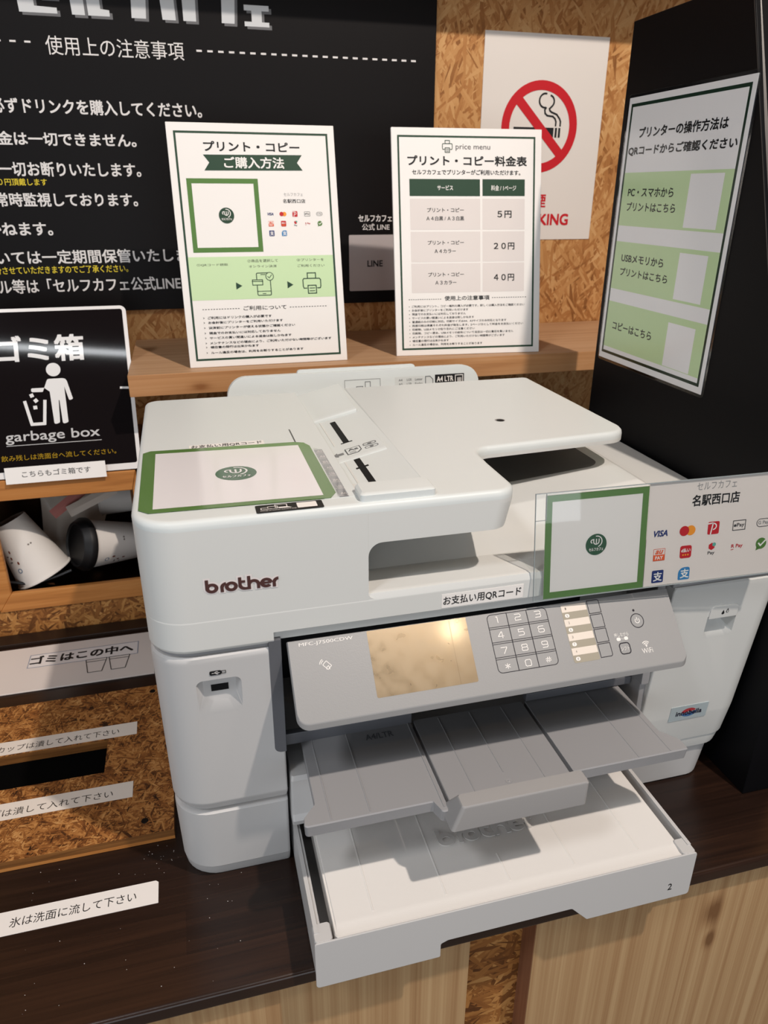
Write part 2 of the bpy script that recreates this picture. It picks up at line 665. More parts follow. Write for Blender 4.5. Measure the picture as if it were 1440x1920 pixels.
# ------------------------------------------------------------------ shared prints
G_DARK = plain((36, 66, 48), .5, .3, name='dark_green_ink')
G_MID = plain((84, 124, 60), .5, .3, name='leaf_green_ink')
G_PALE = plain((198, 222, 176), .5, .3, name='pale_green_ink')
PRINT = [INK, G_DARK, G_MID, G_PALE, PAPER, plain((192, 34, 44), .5, .3), plain((226, 92, 50), .5, .3), plain((238, 150, 48), .5, .3),
         plain((36, 52, 110), .5, .3), plain((58, 128, 182), .5, .3), plain((150, 148, 148), .5, .3), plain((92, 168, 152), .5, .3), plain((222, 213, 209), .5, .3),
         plain((60, 60, 62), .5, .3)]
I_, GD, GM, GP, PA, RED, ORG, YEL, NAV, BLU, GRY, TEA, CEL, DGR = range(14)


def cafe_disc(b, fr, cu, cv, r, h=.3):
    b.disc(fr, cu, cv, r, h, GD)
    h += .08
    t = r * .09
    b.arc(fr, cu, cv + r * .28, r * .30 - t, r * .30, 180, 360, h, PA)
    b.stroke(fr, [(cu - r * .255, cv + r * .28), (cu - r * .255, cv + r * .5)], t, h + .02, PA)
    b.stroke(fr, [(cu + r * .255, cv + r * .28), (cu + r * .255, cv + r * .5)], t, h + .02, PA)
    b.stroke(fr, [(cu, cv + r * .12), (cu, cv + r * .5)], t, h + .02, PA)
    b.arc(fr, cu + r * .02, cv + r * .27, r * .56 - t, r * .56, -70, 100, h + .04, PA)
    b.arc(fr, cu - r * .36, cv + r * .32, r * .2 - t, r * .2, 60, 260, h + .06, PA)
    b.text(fr, 'セルフカフェ', cu - r * .68, cv - r * .58, cu + r * .68, cv - r * .30, PA, .03, h + .08)


def pay_logos(b, fr, U, VV, s, h=.3):
    """U: 5 column centres, VV: 3 row centres, s: half size of a mark"""
    u, v = U, VV
    b.text(fr, 'VISA', u[0] - s * 1.15, v[0] - s * .48, u[0] + s * 1.15, v[0] + s * .48, NAV, .03, h, .25)
    b.disc(fr, u[1] + s * .55, v[0], s * .82, h, YEL)
    b.disc(fr, u[1] - s * .55, v[0], s * .82, h + .06, RED)
    b.poly(fr, rr2(u[2] - s, v[0] - s * 1.05, u[2] + s, v[0] + s * 1.05, s * .25), h, RED)
    b.arc(fr, u[2] - s * .1, v[0] + s * .25, s * .42, s * .6, -90, 110, h + .06, PA, sx=1.1)
    b.stroke(fr, [(u[2] - s * .45, v[0] - s), (u[2] - s * .15, v[0] + s * .75)], s * .2, h + .06, PA)
    b.stroke(fr, [(u[2] - s, v[0] + s * .75), (u[2] - s * .2, v[0] + s * .82)], s * .2, h + .06, PA)
    b.frame(fr, u[3] - s * 1.15, v[0] - s * .85, u[3] + s * 1.15, v[0] + s * .85, s * .12, h, DGR)
    b.disc(fr, u[3] - s * .72, v[0] - s * .02, s * .22, h, DGR)
    b.text(fr, 'Pay', u[3] - s * .42, v[0] - s * .42, u[3] + s * .9, v[0] + s * .36, DGR, .01, h)
    b.frame(fr, u[4] - s * 1.25, v[0] - s * .7, u[4] + s * 1.25, v[0] + s * .7, s * .1, h, DGR, s * .68)
    b.text(fr, 'G Pay', u[4] - s * .95, v[0] - s * .4, u[4] + s * .95, v[0] + s * .32, GRY, .015, h)
    b.poly(fr, rr2(u[0] - s, v[1] - s, u[0] + s, v[1], s * .12), h, ORG)
    b.frame(fr, u[0] - s, v[1] - s, u[0] + s, v[1] + s, s * .06, h, ORG)
    b.text(fr, 'au', u[0] - s * .65, v[1] + s * .15, u[0] + s * .65, v[1] + s * .75, ORG, .02, h, .3)
    b.text(fr, 'PAY', u[0] - s * .65, v[1] - s * .78, u[0] + s * .65, v[1] - s * .22, PA, .02, h + .06)
    b.poly(fr, rr2(u[1] - s, v[1] - s * 1.05, u[1] + s, v[1] + s * 1.05, s * .38), h, RED)
    b.text(fr, 'd払い', u[1] - s * .78, v[1] - s * .05, u[1] + s * .78, v[1] + s * .6, PA, .03, h + .06)
    for k in (-1, 0, 1):
        b.disc(fr, u[1] + k * s * .42, v[1] - s * .5, s * .15, h + .06, YEL, 10)
    b.poly(fr, [(u[2] + s * .6 * math.cos(R3(a)), v[1] + s * .42 + s * .62 * math.sin(R3(a))) for a in range(30, 390, 60)], h, RED)
    b.disc(fr, u[2] + s * .4, v[1] + s * .72, s * .32, h + .06, TEA)
    b.text(fr, 'Pay', u[2] - s * .6, v[1] - s * 1.05, u[2] + s * .6, v[1] - s * .38, DGR, .01, h)
    b.text(fr, 'R Pay', u[3] - s, v[1] - s * .4, u[3] + s, v[1] + s * .36, RED, .015, h)
    b.stroke(fr, [(u[3] - s * 1.0, v[1] - s * .55), (u[3] - s * .6, v[1] - s * .5)], s * .1, h, RED)
    b.disc(fr, u[4], v[1], s * .95, h, GM)
    b.poly(fr, [(u[4] - s * .85, v[1] - s * 1.15), (u[4] - s * .1, v[1] - s * .85), (u[4] - s * .75, v[1] - s * .4)], h, GM)
    b.stroke(fr, [(u[4] - s * .45, v[1] + s * .05), (u[4] - s * .1, v[1] - s * .35), (u[4] + s * .7, v[1] + s * .45)], s * .25, h + .06, PA)
    b.poly(fr, rr2(u[0] - s, v[2] - s * 1.05, u[0] + s, v[2] + s * 1.05, s * .2), h, NAV)
    b.text(fr, '支', u[0] - s * .7, v[2] - s * .75, u[0] + s * .75, v[2] + s * .75, PA, .02, h + .06)
    b.poly(fr, rr2(u[1] - s, v[2] - s * 1.05, u[1] + s, v[2] + s * 1.05, [s * .2, s * .2, s * .4, s * 1.0]), h, BLU)
    b.text(fr, '支', u[1] - s * .6, v[2] - s * .75, u[1] + s * .85, v[2] + s * .75, PA, .02, h + .06)


def printer_icon(b, fr, u0, v0, u1, v1, t, m, h=.3):
    """u0..u1 x v0..v1 bounding box, thin line printer"""
    w_, g = u1 - u0, v1 - v0
    b.frame(fr, u0 + w_ * .24, v0 + g * .70, u1 - w_ * .24, v1, t, h, m)
    b.stroke(fr, [(u0 + w_ * .2, v0 + g * .27), (u0 + w_ * .04, v0 + g * .27), (u0, v0 + g * .36), (u0, v0 + g * .66), (u0 + w_ * .06, v0 + g * .72),
                  (u1 - w_ * .06, v0 + g * .72), (u1, v0 + g * .66), (u1, v0 + g * .36), (u1 - w_ * .04, v0 + g * .27), (u1 - w_ * .2, v0 + g * .27)], t, h, m)
    b.frame(fr, u0 + w_ * .24, v0, u1 - w_ * .24, v0 + g * .42, t, h, m)
    for k in (.14, .27):
        b.stroke(fr, [(u0 + w_ * .36, v0 + g * k), (u1 - w_ * .36, v0 + g * k)], t * .8, h, m)


def dashes(b, fr, u0, u1, v, n, t, m, fill=.55, h=.25):
    p = (u1 - u0) / n
    for i in range(n):
        b.rect(fr, u0 + i * p, v - t / 2, u0 + (i + fill) * p, v + t / 2, h, m)


def board(name, fr, W_, H_, th, mat, parent=None, bevel=.6, r=.8):
    b = MB()
    b.slab(fr, rr2(0, 0, W_, H_, r, 3), -th, 0)
    return b.build(name, mat, parent, bevel=min(bevel, th * .3), seg=1)


def posed(o, yaw, tilt=0, inplane=0):
    M_ = Matrix.Rotation(R3(yaw), 3, 'Z') @ Matrix.Rotation(R3(-tilt), 3, 'X') @ Matrix.Rotation(R3(inplane), 3, 'Y')
    return F(o, M_ @ V(1, 0, 0), M_ @ V(0, 0, 1))

# ------------------------------------------------------------------ black notice board on the wall
NB = thing('notice_board', 'large black notice board with white Japanese lettering on the strand board wall', 'notice board', (150, 730, 417))
fw = F((0, 727, 0), (1, 0, 0), (0, 0, 1))
b = MB()
b.box(-420, 451.7, 727, 734.5, 417, 1010)
b.build('board', plain((14, 11, 12), .5, .15, name='black_board_print'), NB, bevel=.5, seg=1)
LIGHT = plain((226, 222, 220), .5, .3, name='white_sign_ink')
SILV = plain((206, 208, 210), .5, .3, name='silver_sign_ink')
SHAD = plain((104, 104, 106), .5, .3, name='grey_sign_shadow')
YINK = plain((226, 202, 52), .5, .3, name='yellow_sign_ink')
b = MB()
X0 = 52
for a, c, bold, t, v0, v1 in [
    (-142.7, 34.5, .0, '使用上の注意事項', 749.5, 771.5),
    (-223.5, 51.5, .022, '必ずドリンクを購入してください。', 680, 697.7),
    (-241, -42.7, .022, '現金は一切できません。', 641, 657.5),
    (-245, -41, .022, 'は一切お断りいたします。', 602.5, 620.4),
    (-239, -50.3, .022, '常時監視しております。', 563.6, 581),
    (-257, -171.7, .022, 'かねます。', 525.5, 542.2),
    (-252, 42, .018, 'いては一定期間保管いたします。', 486.5, 505),
    (-274, -1.9, .018, 'ール等は「セルフカフェ公式LINE', 446, 465.5)]:
    b.text(fw, t, a + X0, v0, c + X0, v1, 0, bold)
b.text(fw, 'セルフカフェ', 278.7 + X0, 541.2, 333 + X0, 550.8, 0, .03)
b.text(fw, '公式 LINE', 284.6 + X0, 528.2, 329.5 + X0, 538, 0, .01)
b.text(fw, '０円頂戴します', -231 + X0, 590.6, -168.7 + X0, 599.4, 1, .012)
b.text(fw, '分させていただきますのでご了承ください。', -258 + X0, 473, -75.6 + X0, 483.5, 1, .012)
dashes(b, fw, -222 + X0, -118 + X0 - 32, 763, 4, 2.2, 0, .42)
dashes(b, fw, 51.5 + X0, 376 + X0, 762, 22, 2.4, 0, .5)
b.build('lettering', [LIGHT, YINK], NB, smooth=0)
b = MB()
for h, m, du, dv in ((.2, 1, 3.5, -3.2), (.4, 0, 0, 0)):
    def q(pts):
        b.poly(fw, [(x + X0 + du, y + dv) for x, y in pts], h, m)
    q([(-168, 796), (-122, 796), (-122, 802.5), (-149, 803.5), (-151, 880), (-172, 880)])
    q([(-142, 813), (-121, 813), (-118, 850), (-128, 850), (-130, 820), (-142, 820)])
    q([(-104, 796), (-88, 796), (-89, 880), (-107, 880)])
    q([(-84, 796), (-57, 796), (-57, 803), (-68, 804), (-69, 880), (-86, 880)])
    q([(-29.5, 796), (-11, 796), (-4, 880), (-24, 880)])
    q([(10.4, 796), (27.8, 796), (25, 880), (5, 880)])
    q([(37.7, 796), (54.5, 796), (57, 880), (38, 880)])
    q([(88.8, 796), (106.2, 796), (112, 880), (93, 880)])
    q([(120, 794), (154, 794), (154, 799.5), (144, 799.5), (144, 812.5), (154, 812.5), (154, 819), (120, 819), (120, 812.5), (130, 812.5), (130, 799.5), (120, 799.5)])
    q([(-230, 812), (-214, 801), (-203, 806), (-196, 822), (-202, 880), (-212, 880), (-208, 826), (-214, 813)])
b.build('shop_name', [SILV, SHAD], NB, smooth=0, label='large grey block katakana shop name')
b = MB()
b.slab(fw, rr2(262.9 + X0, 436, 347 + X0, 521.5, 2), 0, .3, 0)
b.text(fw, 'LINE', 293 + X0, 473.5, 318 + X0, 482.5, 1, .03, .45)
b.build('contact_tile', [plain((186, 178, 178), .5, .3, name='grey_tile'), INK], NB, smooth=0, label='light grey square tile reading LINE')

# ------------------------------------------------------------------ no smoking sheet
NS = thing('no_smoking_sign', 'white no smoking paper with a red circle taped high on the strand board wall', 'sign', (636, 733, 511))
fn = F((531.3, 733.6, 510.9), (1, 0, 0), (0, 0, 1))
b = MB(); b.slab(fn, [(0, 0), (210, 0), (210, 297), (0, 297)], -.9, -.2); b.build('paper', plain((226, 219, 212), .35, .4, name='sign_sheet'), NS, smooth=0)
b = MB()
cu, cv = 580 + 52 - 531.3, 169
b.arc(fn, cu, cv, 52.5, 66, 0, 360, .3, 0, 64)
b.stroke(fn, [(cu - 42, cv + 41), (cu + 42, cv - 41)], 14, .35, 0)
b.rect(fn, cu - 45, cv - 14, cu + 25, cv, .2, 1)
b.rect(fn, cu + 27.5, cv - 14, cu + 31, cv, .2, 1)
b.rect(fn, cu + 33.5, cv - 14, cu + 37, cv, .2, 1)
for k, e in ((0, 0), (8, 1)):
    b.stroke(fn, [(cu + 28 + k, cv + 3), (cu + 28 + k, cv + 9), (cu + 26 + k, cv + 13), (cu + 22 + k * .8, cv + 16 + e * 3), (cu + 12 + k * .9, cv + 17 + e * 5), (cu + 8 + k, cv + 20 + e * 4), (cu + 7 + k, cv + 25 + e * 2), (cu + 9 + k * 1.1, cv + 28 + e)], 2.6, .2, 1)
b.arc(fn, cu + 6.5, cv + 38, 8.6, 11.2, 75, 285, .24, 1)
b.arc(fn, cu + 13.5, cv + 37, 7.4, 10, -65, 80, .24, 1)
b.text(fn, '禁煙', 72, 50.5, 122, 71, 0, .02)
b.text(fn, 'NO SMOKING', 22, 23, 166, 40, 0, .03)
b.build('no_smoking_print', [plain((196, 30, 40), .5, .3), INK], NS, smooth=0)

# ------------------------------------------------------------------ sign 1: how to buy
f1 = posed((51.9, 503.9, 371.3), .26, 12.1)
f1 = F(f1.o, f1.u, f1.v)
s1 = thing('sign_board', 'white sign board with a green ribbon heading standing left on the pine shelf', 'sign', f1.p(105, 0), 'signs standing on the pine shelf')
b = MB(); b.slab(f1, rr2(0, 0, 210, 297, .5, 2), -4.5, 0); b.build('board', PAPER, s1, bevel=.5, seg=1)


def easel(fr, parent):
    b = MB()
    top = fr.p(105, 150, -4.6)
    n = V(top.x, top.y + 62, fr.o.z)
    for d in (-15, 15):
        pass
    b.add([top + V(-18, 0, 0), top + V(18, 0, 0), n + V(18, 0, .2), n + V(-18, 0, .2), top + V(-18, 2, 0), top + V(18, 2, 0), n + V(18, 2, .2), n + V(-18, 2, .2)],
          [(0, 1, 2, 3), (7, 6, 5, 4), (0, 3, 7, 4), (1, 5, 6, 2), (0, 4, 5, 1), (3, 2, 6, 7)])
    b.build('easel_leg', PAPER, parent, smooth=0)


easel(f1, s1)
b = MB()
b.frame(f1, 8.3, 8.4, 201.3, 287.2, 2.6, .15, GD)
b.text(f1, 'プリント・コピー', 43.5, 264.5, 163.5, 275.6, I_, .022)
b.poly(f1, [(41.7, 260), (166.1, 261), (159.3, 251.6), (166.1, 242.4), (41.8, 241.4), (48.6, 250.8)], .2, GD)
b.text(f1, 'ご購入方法', 67, 244.6, 142.3, 257.6, PA, .02, .35)
b.build('heading', PRINT, s1, smooth=0, label='black heading and white lettering on a dark green ribbon inside a green border')
b = MB()
b.frame(f1, 18.4, 143.4, 107.2, 232.2, 5.9, .2, GM)
cafe_disc(b, f1, 64, 188, 9.6)
b.build('payment_frame', PRINT, s1, smooth=0, label='leaf green square frame around the round cafe emblem')
b = MB()
b.text(f1, 'セルフカフェ', 139.1, 211.6, 163.9, 215.4, GRY)
b.text(f1, '名駅西口店', 137.5, 203, 166.6, 207.8, I_, .01)
pay_logos(b, f1, [120, 136.2, 151.9, 168, 184.1], [189.6, 177.8, 166], 3.3)
b.build('payment_marks', PRINT, s1, smooth=0)
b = MB()
b.rect(f1, 10.9, 84.7, 198.6, 138, .18, GP)
h = .3
b.text(f1, '①QRコード読取', 21, 126.6, 60.3, 129.8, I_, 0, h)
b.text(f1, '②商品を選択して', 85.4, 130.4, 124.9, 134.2, I_, 0, h)
b.text(f1, 'オンライン決済', 86.6, 123.7, 122.8, 127, I_, 0, h)
b.text(f1, '③プリンターを', 149.9, 130.8, 186.1, 134.2, I_, 0, h)
b.text(f1, 'ご利用ください', 150.3, 123.4, 186.5, 126.8, I_, 0, h)
for t in ((68.2, 106, 97), (135.1, 105.9, 96.7)):
    b.poly(f1, [(t[0], t[1]), (t[0], t[2]), (t[0] + 8, (t[1] + t[2]) / 2)], h, GD)
b.frame(f1, 94.9, 88.4, 113.6, 117.5, 1.1, h, GD, 2)
b.stroke(f1, [(95, 94), (113.4, 94)], .9, h, GD)
b.stroke(f1, [(102, 91), (106, 91)], .9, h, GD)
b.stroke(f1, [(101, 115), (107, 115)], .9, h, GD)
b.rect(f1, 89.2, 101.5, 103.3, 109, h + .05, GP)
b.frame(f1, 89.2, 101.5, 103.3, 109, 1, h + .1, GD)
b.stroke(f1, [(89.2, 106.5), (103.3, 106.5)], 1, h + .1, GD)
b.disc(f1, 112.5, 112.5, 5.2, h + .1, GP)
b.arc(f1, 112.5, 112.5, 4.5, 5.4, 0, 360, h + .15, GD)
b.stroke(f1, [(110, 112.3), (112, 110.5), (115, 114.3)], .9, h + .15, GD)
printer_icon(b, f1, 156.1, 89, 179.8, 116.3, 1.3, GD)
b.build('steps_band', PRINT, s1, smooth=0, label='pale green band with three steps and small icons')
b = MB()
dashes(b, f1, 22.6, 71.5, 73.2, 14, .8, I_)
dashes(b, f1, 136, 187.4, 72.8, 14, .8, I_)
b.text(f1, 'ご利用について', 75.2, 70.5, 131.5, 76, I_, .01)
for t, u1, v0, v1 in [('ご利用にはドリンクの購入が必要です', 111, 60.9, 64.2), ('お会計後にプリンターをご利用いただけます', 125.4, 54.9, 58), ('決済前にプリンターが使える状態かご確認ください', 141.1, 48.3, 51.5),
                      ('現金でのお支払いには対応しておりません', 121.3, 41.7, 44.8), ('サービスの買い間違いによる返金は致しかねます', 135.5, 35.5, 38.6), ('メンテナンスなどの理由により、ご利用いただけない時間等がございます', 189.4, 29, 32.2),
                      ('領収書の発行は出来かねます', 91, 23.7, 26.8), ('ルール違反の場合は、利用をお断りすることがあります', 150.2, 16.7, 19.8)]:
    b.text(f1, t, 28.3, v0, u1, v1, I_, .018)
    b.stroke(f1, [(22.6, v0 + 2.4), (23.8, v0 + 1.6), (22.6, v0 + .8)], .5, .25, I_)
b.build('notes_lettering', PRINT, s1, smooth=0)

# ------------------------------------------------------------------ sign 2: price list
f2 = posed((334.8, 512.4, 371.4), -5.09, 11.4)
s2 = thing('sign_board', 'white price list sign board with a beige table standing right on the pine shelf', 'sign', f2.p(105, 0), 'signs standing on the pine shelf')
b = MB(); b.slab(f2, rr2(0, 0, 210, 297, .5, 2), -4.5, 0); b.build('board', PAPER, s2, bevel=.5, seg=1)
easel(f2, s2)
b = MB()
b.frame(f2, 8, 7.8, 200.8, 287.4, 2.5, .15, GD)
printer_icon(b, f2, 69.7, 266, 83.3, 281.8, .9, GD)
b.text(f2, 'price menu', 88.1, 268.5, 136.4, 277, DGR)
b.text(f2, 'プリント・コピー料金表', 21.6, 250, 188.6, 262.3, I_, .026)
b.text(f2, 'セルフカフェでプリンターがご利用いただけます。', 27.4, 238.4, 179.5, 244.8, I_, .02)
b.build('heading', PRINT, s2, smooth=0, label='printer icon and black heading inside a dark green border')
b = MB()
b.rect(f2, 23.3, 211.3, 121.9, 233, .18, GD)
b.rect(f2, 125.5, 211.6, 186.2, 233.2, .18, GD)
b.text(f2, 'サービス', 61.9, 219, 83.7, 225, PA, .02)
b.text(f2, '料金 / 1ページ', 137.9, 218.5, 173.6, 225.5, PA, .012)
for v0, v1 in ((168, 208), (125.8, 165.5), (85.2, 124)):
    b.rect(f2, 23.6, v0, 122.2, v1, .18, CEL)
    b.rect(f2, 125.4, v0, 186.3, v1, .18, CEL)
for t, u0, u1, v0, v1 in [('プリント・コピー', 47.2, 98.7, 190.8, 196.2), ('Ａ４白黒 / Ａ３白黒', 46.1, 99, 179.8, 185.5), ('プリント・コピー', 47.3, 98.4, 148.6, 153.9), ('Ａ４カラー', 56.9, 86.8, 137.5, 142.6),
                          ('プリント・コピー', 47.3, 98.1, 106.5, 111.9), ('Ａ３カラー', 57.3, 87.3, 95.7, 100.9)]:
    b.text(f2, t, u0, v0, u1, v1, I_, .018)
for t, u0, u1, v0, v1 in [('５円', 147.1, 167, 183.4, 192.4), ('２０円', 142, 171.5, 141.6, 150.4), ('４０円', 142.1, 171.4, 99.6, 108.6)]:
    b.text(f2, t, u0, v0, u1, v1, I_, .026)
b.build('price_table', PRINT, s2, smooth=0, label='beige three row price table under a dark green header row')
b = MB()
dashes(b, f2, 18.8, 66.5, 76.2, 15, .8, I_)
dashes(b, f2, 139, 191, 77, 15, .8, I_)
b.text(f2, '使用上の注意事項', 70.1, 74.2, 135.2, 80.3, I_, .015)
for i, (t, u1) in enumerate([('ご利用にはプリント、コピー権利の購入が必要です。詳しくは購入方法をご確認ください', 187.4), ('お会計後にプリンターをご利用いただけます', 104.2), ('現金でのお支払いには対応しておりません', 100.5),
                             ('サービスの買い間違いによる返金は致しかねます', 112.6), ('普通紙のみの印刷に対応。印刷サイズはA4、A3サイズのみ対応となります', 160.4), ('両面印刷は表裏それぞれ料金が発生します。2ページ分として料金をお支払いください', 185.4),
                             ('印刷物、USBメモリの取り忘れにご注意ください', 113.5), ('印刷物、コピー原本、USBメモリの紛失について当店は一切の責任を負いません', 171), ('メンテナンスなどの理由により、ご利用いただけない時間帯がございます', 158),
                             ('領収書の発行は出来かねます', 75.5), ('ルール違反の場合は、利用をお断りすることがあります', 124.7)]):
    v = 65.2 - i * 5.2
    b.text(f2, t, 23, v, u1, v + 3.2, I_, .008)
    b.disc(f2, 19.4, v + 1.4, .6, .25, I_, 8)
b.build('notes_lettering', PRINT, s2, smooth=0)

# ------------------------------------------------------------------ sign 3: laminated sheet on the partition
kx = (569.6 - 52) / (574.5 - 52)
o3 = V(52, -480, 580) + (V(574.5, 381.7, 386.1) - V(52, -480, 580)) * kx
f3 = posed(o3, -90, 0, .26)
f3 = F(V(569.9, o3.y, o3.z), f3.u, f3.v)
s3 = thing('laminated_sign', 'laminated white and pale green sheet hanging on the black partition', 'sign', f3.p(105 * kx, 0))
g3 = F(f3.o, f3.u, f3.v)


class FS(F):
    def p(s, a, b_, h=0):
        return s.o + s.u * a * kx + s.v * b_ * kx + s.n * h


g3 = FS(f3.o, f3.u, f3.v)
b = MB(); b.slab(g3, rr2(0, 0, 210, 297, .5, 2), -.3, 0); b.build('paper', plain((226, 226, 228), .16, .5, name='laminated_paper'), s3, smooth=0)
b = MB(); b.slab(g3, rr2(-3.5, -3.5, 213.5, 300.5, 5), -.7, -.4); b.build('laminate_film', clear('laminate_film', (.85, .85, .85), .12, .1), s3, smooth=0)
L3 = [plain((20, 21, 24), .18, .5), plain((26, 48, 36), .18, .5), plain((186, 210, 164), .18, .5), plain((226, 226, 228), .16, .5, name='laminated_paper')]
b = MB()
b.frame(g3, 5.2, 7, 204.2, 290.6, 3.4, .08, 1)
for v0, v1 in ((160.6, 218.6), (87.2, 142.6), (15.6, 71.8)):
    b.rect(g3, 8.6, v0, 200.8, v1, .1, 2)
for u0, v0, u1, v1 in ((134.6, 163.2, 187.7, 215.5), (136.9, 89.8, 184.2, 138.1), (136, 16.3, 184, 64.5)):
    b.rect(g3, u0, v0, u1, v1, .18, 3)
b.build('panel_print', L3, s3, smooth=0, label='three pale green bands with blank white squares inside a dark green border')
b = MB()
b.text(g3, 'プリンターの操作方法は', 28.5, 254.4, 180, 265, 0, .022)
b.text(g3, 'QRコードからご確認ください', 11, 236.4, 197.5, 246.4, 0, .022)
b.text(g3, 'PC・スマホから', 21, 193, 109.3, 202.2, 0, .014)
b.text(g3, 'プリントはこちら', 21.8, 177.4, 116.5, 186.6, 0, .014)
b.text(g3, 'USBメモリから', 24.8, 120.3, 110, 129.2, 0, .014)
b.text(g3, 'プリントはこちら', 25.6, 104.4, 121.5, 113.2, 0, .014)
b.text(g3, 'コピーはこちら', 24, 39, 107.5, 48.6, 0, .014)
b.build('lettering', L3, s3, smooth=0)

# ------------------------------------------------------------------ the printer
P = thing('printer', 'white and grey multifunction inkjet printer on the dark worktop', 'printer', (280, 200, 0))


def maker_logo(b, fr, u0, v0, u1, v1, h=.2, m=0, grow=0, lean=0):
    """rounded lower case maker lettering built from arcs and bars"""
    sx, sy = (u1 - u0) / 6.05, (v1 - v0) / 1.45
    r0, r1 = .22 - grow, .53 + grow
    W_ = .13 + grow

    class L(F):
        def p(s, a, c, hh=0):
            return fr.p(u0 + a * sx, v0 + c * sy + a * sx * lean, hh)
    l = L(fr.o, fr.u, fr.v)
    hh = [h]

    def bar(x0, y0, x1, y1):
        hh[0] += .012
        b.poly(l, [(x0 - grow, y0 - grow), (x1 + grow, y0 - grow), (x1 + grow, y1 + grow), (x0 - grow, y1 + grow)], hh[0], m)

    def ar(x, y, a0, a1):
        hh[0] += .012
        b.arc(l, x, y, r0, r1, a0, a1, hh[0], m, 28)
    bar(0, .5, .27, 1.45); ar(.52, .52, 0, 360)
    bar(1.2, 0, 1.47, .55); ar(1.72, .52, 95, 180)
    ar(2.1, .52, 0, 360)
    bar(2.68, .5, 2.95, 1.4); bar(2.75, .77, 3.25, 1.04); ar(3.2, .52, 180, 272)
    bar(3.15, 0, 3.5, .27); bar(3.42, 0, 3.69, 1.45); ar(3.94, .52, 0, 180); bar(4.19, 0, 4.46, .55)
    ar(4.98, .52, 0, 318); bar(4.6, .41, 5.4, .63)
    bar(5.5, 0, 5.77, .55); ar(6.02, .52, 92, 180)


def part_empty(name, loc):
    o = bpy.data.objects.new(name, None)
    COL.objects.link(o)
    o.empty_display_size = .02
    o.parent = P
    o.location = Vector(loc) * K - P.location
    return o


# --- plinth / cassette housing
b = MB()
b.loft([ring(4, 97.5, 33, 430, 0, (30, 3, 6, 12)), ring(2, 97.5, 31, 432, 3, (31, 3, 6, 12)), ring(1, 97.5, 26, 434, 16, (32, 3, 6, 12))])
b.loft([ring(1.8, 97.5, 26.6, 433, 15.5, (31, 3, 6, 12)), ring(1.8, 97.5, 26, 433, 17, (31, 3, 6, 12))])
b.loft([ring(.8, 97.5, 25.5, 434, 16.8, (32, 3, 6, 12)), ring(.2, 97.5, 17.5, 434, 84, (32, 3, 6, 12)), ring(.6, 97.5, 17, 434, 88, (32, 3, 6, 12)), ring(3, 97.5, 20, 434, 90, (30, 3, 6, 12))])
b.loft([ring(447, 548, 33, 430, 0, (3, 24, 6, 6)), ring(447, 552, 30, 430, 3, (3, 24, 6, 6)), ring(447, 556, 26, 430, 51, (3, 24, 6, 6))])
b.box(97, 448, 200, 430, 0, 90)
b.build('cassette_housing', WHITE2, P)

# --- left column
b = MB()
b.loft([ring(5, 97.5, 25, 434, 84, (28, 2, 6, 12)), ring(3, 97.5, 22, 434, 90, (30, 2, 6, 12)), ring(.6, 97.5, 15.5, 434, 99, (32, 2, 6, 12)), ring(0, 97.5, 13.5, 434, 103, (32, 2, 6, 12)), ring(0, 97.5, 13.3, 434, 105, (32, 2, 6, 12)),
        ring(0, 97.5, 2.0, 434, 252, (32, 2, 6, 12)), ring(0, 97.5, 1.8, 434, 254, (32, 2, 6, 12)), ring(.4, 97.5, 1.8, 434, 257.5, (32, 2, 6, 12)), ring(2, 97.5, 3.4, 434, 259, (31, 2, 6, 12))])
left = b.build('left_column', WHITE2, P, smooth=40)
fy = F((0, 0, 0), (1, 0, 0), (0, 0, 1))


def front_slope(x, z):
    """front face of the columns leans: y at height z"""
    return 13.5 - (z - 103) / 154 * 12


b = MB()
oc = rr2(31.5, 200.5, 66, 236.5, 5.5)
ic = rr2(36.5, 210.5, 62, 236, [8, 8, 3, 3])
b.loft([[V(u, -8, v) for u, v in oc], [V(u, 4.6, v) for u, v in oc], [V(u, 12.5, v) for u, v in ic]])
cut(left, b)
b = MB()
b.box(42.5, 56, 12.1, 16, 219.5, 225.5)
b.build('memory_port', VOID, P, label='black memory stick socket')
fs = F((0, front_slope(0, 103) - .5, 103), (1, 0, 0), (0, -12, 154))
fr_ = F((0, 13.5 - .3, 103), (1, 0, 0), V(0, -12, 154))
b = MB()
b.poly(fr_, rr2(42.6, 138.4, 51.5, 142.6, 1.2), .1, 0)
b.frame(fr_, 51.5, 139.1, 55, 141.9, .5, .1, 0)
b.stroke(fr_, [(44.5, 140.5), (50, 140.5)], .5, .2, 1)
b.stroke(fr_, [(46, 140.5), (47.5, 141.7), (48.8, 141.7)], .4, .2, 1)
b.stroke(fr_, [(46.8, 140.5), (48, 139.4), (49, 139.4)], .4, .2, 1)
b.build('socket_mark', [INK, PAPER], P, smooth=0)
# dark grey strip between the column and the panel
b = MB()
b.slab(F((0, 0, 0), (1, 0, 0), (0, 0, 1)), rr2(88.5, 149, 98.3, 266, [6, .5, .5, .5]), -60, -.2)
for i, p in enumerate(b.v):
    p.y += (13.5 - (p.z - 103) / 154 * 12)
    p.y -= .6
b.build('side_strip', GREY_D, P, bevel=.5, seg=2, label='dark grey upright strip')

